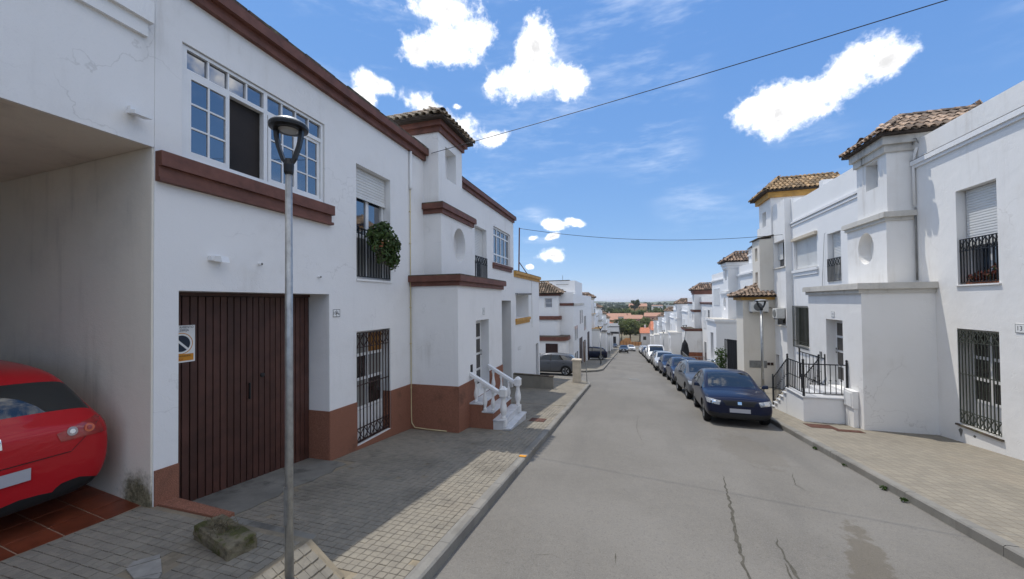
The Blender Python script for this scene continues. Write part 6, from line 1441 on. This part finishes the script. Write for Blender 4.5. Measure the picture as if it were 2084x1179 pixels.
f_ = MB(); rnd = random.Random(3)
for i in range(4):
    c = Vector((-4.85+rnd.uniform(-.05,.06), 6.95+rnd.gauss(0,.22), 3.78+rnd.gauss(0,.16)))
    f_.lathe([(.006,-.012),(.016,0),(.006,.012)], c, 6)
f_.build('dry_flowers', 'cabinet_cream', t)['kind'] = 'stuff'
t = thing('geranium', 'reddish potted geranium behind the balcony rail of the right-hand house', 'plant', (7.8, 11.3, 2.75)); leaf_cloud('foliage', multi([((7.76,11.15,2.90),(.12,.26,.15)), ((7.76,11.45,2.88),(.12,.25,.13)), ((7.74,10.92,3.0),(.10,.14,.16))]), 900, .05, 'leaf_red', t, 6)
m = MB(); m.box(7.70,7.84,10.85,11.7,2.725,2.80); m.build('trough', 'terracotta_far', t)
# gate with climbing plant beside the cream porch
t = thing('iron_gate', 'open black iron gate beside the cream porch', 'gate', (5.9, 25.2, gz(25.2)))
zg = gz(25.2, PAV)-.1
def gate_leaf(a, b, h, n, sheet):
    a, b = Vector(a), Vector(b)
    for hh in (.08, h): r = MB(); r.bar(a+Vector((0,0,hh)), b+Vector((0,0,hh)), .04); r.build('rail', 'iron_black', t)
    for i in range(n+1): p = a+(b-a)*i/n; r = MB(); r.bar(p, p+Vector((0,0,h+.02)), .03 if 0 < i < n else .05); r.build('bar', 'iron_black', t)
    if sheet: r = MB(); r.hexa([a+Vector((-.01,0,.1)), a+Vector((.01,0,.1)), b+Vector((.01,0,.1)), b+Vector((-.01,0,.1)), a+Vector((-.01,0,h-.02)), a+Vector((.01,0,h-.02)), b+Vector((.01,0,h-.02)), b+Vector((-.01,0,h-.02))]); r.build('sheet', 'hall_black', t)
gate_leaf((5.92,24.16,zg), (5.60,24.86,zg), 2.6, 5, True); gate_leaf((5.85,25.0,zg), (5.85,26.6,zg), 2.45, 5, False)
def shrub(label, x, y, z, h, r, n, seed, stems=3, m='leaf'):
    t = thing('shrub', label, 'shrub', (x, y, z)); rnd = random.Random(seed); s = MB(); balls = []
    for i in range(stems):
        tip = Vector((x+rnd.uniform(-r,r)*.7, y+rnd.uniform(-r,r)*.7, z+h*rnd.uniform(.7,1))); s.tube([(x,y,z),(x+(tip.x-x)*.4,y+(tip.y-y)*.4,z+h*.45),tip], .018, 5, r2=.006)
        for k in range(3): balls.append(((x+(tip.x-x)*(.5+.25*k), y+(tip.y-y)*(.5+.25*k), z+(tip.z-z)*(.45+.27*k)), (r*.55, r*.55, h*.16)))
    s.build('stem', 'bark', t); leaf_cloud('foliage', multi(balls), n, .10, m, t, seed+1); return t
shrub('climbing shrub leaning on the open black gate', 5.55, 26.2, zg-.1, 2.0, .45, 520, 21, 4); shrub('small thin plant beside the gate shrub', 5.35, 28.2, zg-.35, 1.2, .3, 170, 23, 3)
# small weeds along the kerb and on the right pavement
def weed(label, x, y, s, seed):
    t = thing('weed', label, 'weed', (x, y, gz(y))); z = gz(y, PAV if x > 4.2 else .02)
    leaf_cloud('leaves', ball((x, y, z+s*.35), (s, s*.8, s*.5)), 60, s*.45, 'leaf', t, seed)
    r = MB(); r.tube([(x,y,z-.03),(x,y,z+s*.4)], .006, 5); r.build('stem', 'bark', t)
weed('green weed in the right gutter, nearest the camera', 4.04, 7.35, 0.056, 31); weed('green weed in the right gutter, a little farther than the nearest', 4.05, 7.85, 0.062, 32); weed('tiny weed in the right gutter halfway to the parked cars', 4.06, 9.1, 0.043, 33); weed('weed cluster in the right gutter just before the parked cars', 4.06, 10.3, 0.056, 34); weed('low weed growing out of the right pavement', 5.55, 6.95, .08, 35)

# ------------------------------------------------------------------ small things by the right row
t = thing('parasol', 'folded black parasol behind the railing in front of the brown-ledged house', 'parasol', (5.0, 37.6, gz(37.6))); z = gz(37.6, PAV)
m = MB(); m.tube([(5.0,37.6,z-.1),(5.0,37.6,z+2.5)], .03, 8); m.build('pole', 'iron_black', t); m = MB(); m.lathe([(.05,z+.75),(.30,z+.9),(.36,z+1.4),(.24,z+2.1),(.06,z+2.45)], (5.0,37.6,0), 9); m.build('canopy', 'umbrella_black', t)
t = thing('terrace_railing', 'thin white terrace railing behind the folded parasol', 'railing', (5.0, 36, gz(36)))
for (a, b, n) in (((4.75,34.2),(4.75,38.6),16), ((4.75,34.2),(6.0,34.2),5)):
    za, zb_ = gz(36,PAV), gz(36,PAV)
    for hh in (.15, 1.25): r = MB(); r.bar((a[0],a[1],za+hh), (b[0],b[1],zb_+hh), .035); r.build('rail', 'galvanised', t)
    for i in range(n+1): x, y = a[0]+(b[0]-a[0])*i/n, a[1]+(b[1]-a[1])*i/n; r = MB(); r.bar((x,y,za-.3),(x,y,za+1.25), .025); r.build('bar', 'galvanised', t)

# ------------------------------------------------------------------ the valley beyond the street
def hall():
    t = thing('commercial_hall', 'white commercial hall with a black band at the bottom of the street', 'building', (-9, 142, -12.6))
    m = MB(); m.box(-16,-2.9,138,156,-13.2,-6.6); m.build('wall', 'hall_white', t)
    m = MB(); m.box(-16.1,-2.8,137.9,156.1,-6.6,-6.2); m.build('roof', 'cap_grey', t)
    m = MB(); m.box(-16,-2.88,137.95,138.0,-8.9,-8.2); m.build('band', 'hall_black', t); m = MB(); m.box(-16,-6.0,137.95,138.0,-13.2,-12.0); m.build('base_band', 'hall_black', t)
    m = MB(); m.box(-6.0,-3.9,137.92,138.0,-13.2,-9.9); m.build('door', 'hall_black', t)
hall()
t = thing('orange_fence', 'orange ramp wall and fence at the end of the street', 'fence', (0, 137, -13))
m = MB(); m.prism([(-2.6,-13.3),(4.6,-13.3),(4.6,-11.6),(1.2,-11.6),(0.9,-10.3),(-0.6,-10.3),(-2.6,-11.6)], lambda a,b:(a,137.2,b), lambda a,b:(a,137.5,b)); m.build('wall', 'fence_orange', t)
for i in range(8): m = MB(); m.box(-2.5+i, -2.4+i, 137.1, 137.18, -13.3, -11.4); m.build('post', 'rust', t)
def house(label, x0, x1, y0, y1, zb, ze, zr, wall_m, roof_m, windows=(), along='x', name='terracotta_house'):
    t = thing(name, label, 'house', ((x0+x1)/2, (y0+y1)/2, zb)); m = MB(); m.box(x0,x1,y0,y1,zb,ze); m.build('wall', wall_m, t); o = .5
    r = MB(); ym = (y0+y1)/2; xm = (x0+x1)/2
    if along == 'x': A, B = (x0-o*.2, ym, zr), (x1+o*.2, ym, zr)
    elif along == 'hip': A, B = (x0+(y1-y0)*.4, ym, zr), (x1-(y1-y0)*.4, ym, zr)
    else: A, B = (xm, y0-o, zr), (xm, y1+o, zr)
    c = [(x0-o,y0-o,ze),(x1+o,y0-o,ze),(x1+o,y1+o,ze),(x0-o,y1+o,ze)]
    if along == 'y': r.quad(c[0],A,B,c[3]); r.quad(c[1],c[2],B,A); r.quad(c[0],c[1],A); r.quad(c[2],c[3],B)
    else: r.quad(c[0],c[1],B,A); r.quad(c[2],c[3],A,B); r.quad(c[1],c[2],B); r.quad(c[3],c[0],A)
    r.quad(*c); r.build('roof', roof_m, t)
    for (wx, wz, ww, wh) in windows: w = MB(); w.box(wx,wx+ww,y0-.04,y0,wz,wz+wh); w.build('window', 'glass_dim', t)
    ch = MB(); ch.box(x0+1.2,x0+1.8,ym-.3,ym+.3,ze,zr+.9); ch.build('chimney', wall_m, t)
    return t
house('orange hip roofed house behind the white commercial hall', -22, -4.6, 160, 172, -14, -7.6, -5.3, 'hall_white', 'terracotta_far', along='hip')
GH = 'terracotta houses in the valley'
rw = lambda x0, z, n, st: [(x0+i*st, z, 1.0, 1.2) for i in range(n)]
for (lab, a) in (('ochre house with long clay roof left of the palm in the valley', (-19,-5,208,218,-14.2,-7.3,-5.4,'ext_ochre','terracotta_pale',rw(-18,-9.5,4,3))), ('pink house with clay roof right of the palm in the valley', (-1.5,8,214,224,-14.2,-6.9,-5.0,'ext_pink','terracotta_pale',rw(-.8,-9,3,3))),
        ('white-walled house with clay roof behind the valley palm', (-12,2,232,242,-14.2,-6.4,-4.6,'hall_white','terracotta_pale',rw(-10,-8.5,3,3.5))), ('pink villa low in the valley right of the big tree', (10,20,236,246,-14.2,-6.4,-4.4,'ext_pink','terracotta_pale',rw(11,-8.6,3,3))),
        ('pale villa with wide roof on the ridge', (2,20,420,436,-14,-2.8,0.2,'ext_ochre','terracotta_pale',rw(4,-5,4,4))), ('white villa on the ridge right of the mast', (24,34,400,412,-14,-2.0,-1.4,'hall_white','terracotta_pale',rw(25,-4.5,3,3))),
        ('white flat house on the ridge above the right row', (34,50,360,372,-14,-1.6,-1.2,'hall_white','cap_grey',rw(35,-4,4,4)))): h = house(lab, *a); h['group'] = GH
house('white house with bright orange gable roof at the end of the right row', 7.3, 17, 123, 137, -13.4, -6.4, -4.0, 'hall_white', 'terracotta_far', rw(8,-9,2,3))
house('brick-red roofed low house beyond the right row', 4.6, 14, 139, 150, -13.4, -8.6, -7.0, 'hall_white', 'terracotta_far', rw(5.2,-11,2,3))
def tree(name, label, x, y, z, h, r, seed, m='leaf_tree', size=.55, n=1500, squash=.8, group=None, trunk=.35):
    t = thing(name, label, 'tree', (x, y, z), group); rnd = random.Random(seed); k = MB(); k.tube([(x,y,z),(x+rnd.uniform(-.2,.2)*r*.2,y,z+h*.3),(x,y,z+h*.62)], r*.075, 7, r2=r*.03)
    balls = []
    for i in range(9):
        a = rnd.uniform(0, 6.28); q = rnd.uniform(.15, .72); cz = z+h*trunk+(h*(1-trunk))*rnd.uniform(.18, .82); c = (x+math.cos(a)*r*q, y+math.sin(a)*r*q, cz); rr = r*rnd.uniform(.30, .5); balls.append((c, (rr, rr, rr*squash)))
        k.tube([(x,y,z+h*.35),((x+c[0])/2,(y+c[1])/2,(z+h*.35+cz)/2+.1*h*.3),c], r*.035, 5, r2=r*.012)
    k.build('trunk', 'bark', t); leaf_cloud('crown', multi(balls), n, size, m, t, seed+5, flat=.6); return t
GT = 'trees in the valley'
PRE = []
for i, (x, y, h, r) in enumerate([(-12.5,196,7.6,3.4),(-1.2,200,7.8,3.6),(3.6,190,7.8,3.8),(9.5,200,9.2,4.2),(7.2,176,8.6,3.8)]): PRE.append((x, y, h, r))
tree('broad_tree', 'large round green tree at the bottom of the street', 1.0, 146, -13.2, 9.0, 4.6, 41, n=3600, size=.62, group=GT); tree('broad_tree', 'smaller green tree right behind the large round valley tree', 4.6, 156, -13.4, 8.6, 3.6, 42, n=2000, size=.6, group=GT); tree('broad_tree', 'dark green tree left behind the orange fence', -2.2, 158, -13.4, 7.0, 2.6, 47, n=1300, m='leaf_dark', group=GT)
for i, (x, y, h, r, m) in enumerate([(-21,285,12.0,6.5,'leaf_dark'),(-14,280,11.5,6,'leaf_dark'),(-8,292,12.0,6,'leaf_tree'),(-1,288,11.0,5.5,'leaf_tree'),(5,282,10.6,5.5,'leaf_tree'),(11,290,11.2,6,'leaf_tree'),(17,284,11.5,6,'leaf_tree'),(23,292,12,6.5,'leaf_dark'),(29,286,12.5,6,'leaf_tree'),(14,258,9.5,5,'leaf_tree'),(8,250,8.0,3.8,'leaf_tree'),(36,296,13.5,6.5,'leaf_dark'),(44,300,14,7,'leaf_tree')]):
    places = ['at the far left of the valley tree belt', 'second from left in the valley tree belt', 'third from left in the valley tree belt', 'left of centre in the valley tree belt', 'in the centre of the valley tree belt', 'right of centre in the valley tree belt', 'behind the pink villa in the tree belt', 'dark, above the orange gable roof', 'bright, right of the dark belt tree', 'low, in front of the tree belt beside the villa', 'small, between the clay roofs', 'dark, over the right row roofs', 'farthest right of the valley tree belt']
    tree('broad_tree', 'broadleaf tree '+places[i], x, y, -14.0, h, r, 60+i, m=m, n=1100, size=.85, group=GT)
for i, (x, y, h, r) in enumerate(PRE): tree('broad_tree', 'low garden tree '+['left of the palm before the ochre house', 'right beside the valley palm', 'before the pink house roof', 'before the pink villa', 'between the round tree and the orange gable'][i], x, y, -14.0, h, r, 120+i, n=1000, size=.6, group=GT)
tree('stone_pine', 'dark umbrella pine on the ridge beside the mast', 7.2, 400, -13, 17.5, 5.5, 90, m='leaf_dark', n=1200, size=1.0, squash=.7, trunk=.45)
tree('stone_pine', 'dark pine above the right row of houses', 31, 240, -13, 15.5, 5.0, 91, m='leaf_dark', n=1200, size=.8, squash=.6, trunk=.5)
def palm(x, y, z, h):
    t = thing('palm_tree', 'palm tree between the clay roofs in the valley', 'tree', (x, y, z)); k = MB(); k.tube([(x,y,z),(x,y,z+h)], .35, 8, r2=.25); k.build('trunk', 'bark', t); rnd = random.Random(5)
    for i in range(22):
        a = 6.28*i/22+rnd.uniform(-.1,.1); e = rnd.uniform(-.4,.9); f = MB(); L = 2.6; p0 = Vector((x,y,z+h)); d = Vector((math.cos(a),math.sin(a),0)); s = Vector((-math.sin(a),math.cos(a),0)); prev = p0
        pts = [p0+d*L*q+Vector((0,0,L*(e*q-.9*q*q))) for q in (0,.3,.6,1.0)]; w = [.05,.32,.28,.03]
        for j in range(3): f.quad(pts[j]-s*w[j]-Vector((0,0,w[j]*.5)), pts[j], pts[j+1], pts[j+1]-s*w[j+1]-Vector((0,0,w[j+1]*.5))); f.quad(pts[j], pts[j]+s*w[j]-Vector((0,0,w[j]*.5)), pts[j+1]+s*w[j+1]-Vector((0,0,w[j+1]*.5)), pts[j+1])
        f.build('frond', 'leaf_dark', t, fix=False)
palm(-5.0, 200, -13.6, 6.6)
t = thing('radio_mast', 'thin radio mast on the horizon', 'mast', (11.5, 430, -12)); m = MB(); m.tube([(11.5,430,-12),(11.5,430,5.6)], .22, 6, r2=.1); m.build('pole', 'cap_grey', t); m = MB(); m.bar((10.9,430,3.2),(12.1,430,3.2),.12); m.build('crossarm', 'cap_grey', t)
# far woods and scattered groves read as one mass
def far_wood():
    rnd = random.Random(77); mb = MB()
    for i in range(420):
        y = rnd.uniform(420, 1500); x = rnd.uniform(-.28, .32)*y; r = rnd.uniform(2.5, 6); zc = -13+r*.7+(max(0, x-60)*.03 if y < 1200 else 3)
        for k in range(26):
            d = Vector((rnd.gauss(0,1), rnd.gauss(0,1)*.6, abs(rnd.gauss(0,.8)))).normalized(); c = Vector((x,y,zc))+d*r*rnd.uniform(.5,1.0); s = r*.42; a = Vector((rnd.gauss(0,1),rnd.gauss(0,1),rnd.gauss(0,1))).normalized()*s; b = a.cross(Vector((rnd.gauss(0,1),rnd.gauss(0,1),rnd.gauss(0,1)))).normalized()*s
            mb.quad(c-a, c-b, c+a, c+b)
    tag(mb.build('far_woodland', 'leaf_dark', fix=False), 'scattered far woods on the plain below the hills', 'woodland', kind='stuff')
far_wood()

# ------------------------------------------------------------------ air
hz = MB(); hz.box(-4200, 4200, -45, 5400, -70, 14); ho = hz.build('haze', None); ho['kind'] = 'stuff'; ho['label'] = 'thin pale summer haze over the valley and hills'; ho['category'] = 'haze'
hm = bpy.data.materials.new('haze_air'); hm.use_nodes = True; t_ = NT(hm.node_tree); hm.node_tree.nodes.clear()
out = t_.node('ShaderNodeOutputMaterial'); pv = t_.node('ShaderNodeVolumePrincipled'); pv.inputs['Density'].default_value = 0.00017; pv.inputs['Color'].default_value = (.82, .88, .95, 1)
t_.l.new(pv.outputs[0], out.inputs['Volume']); ho.data.materials.append(hm)
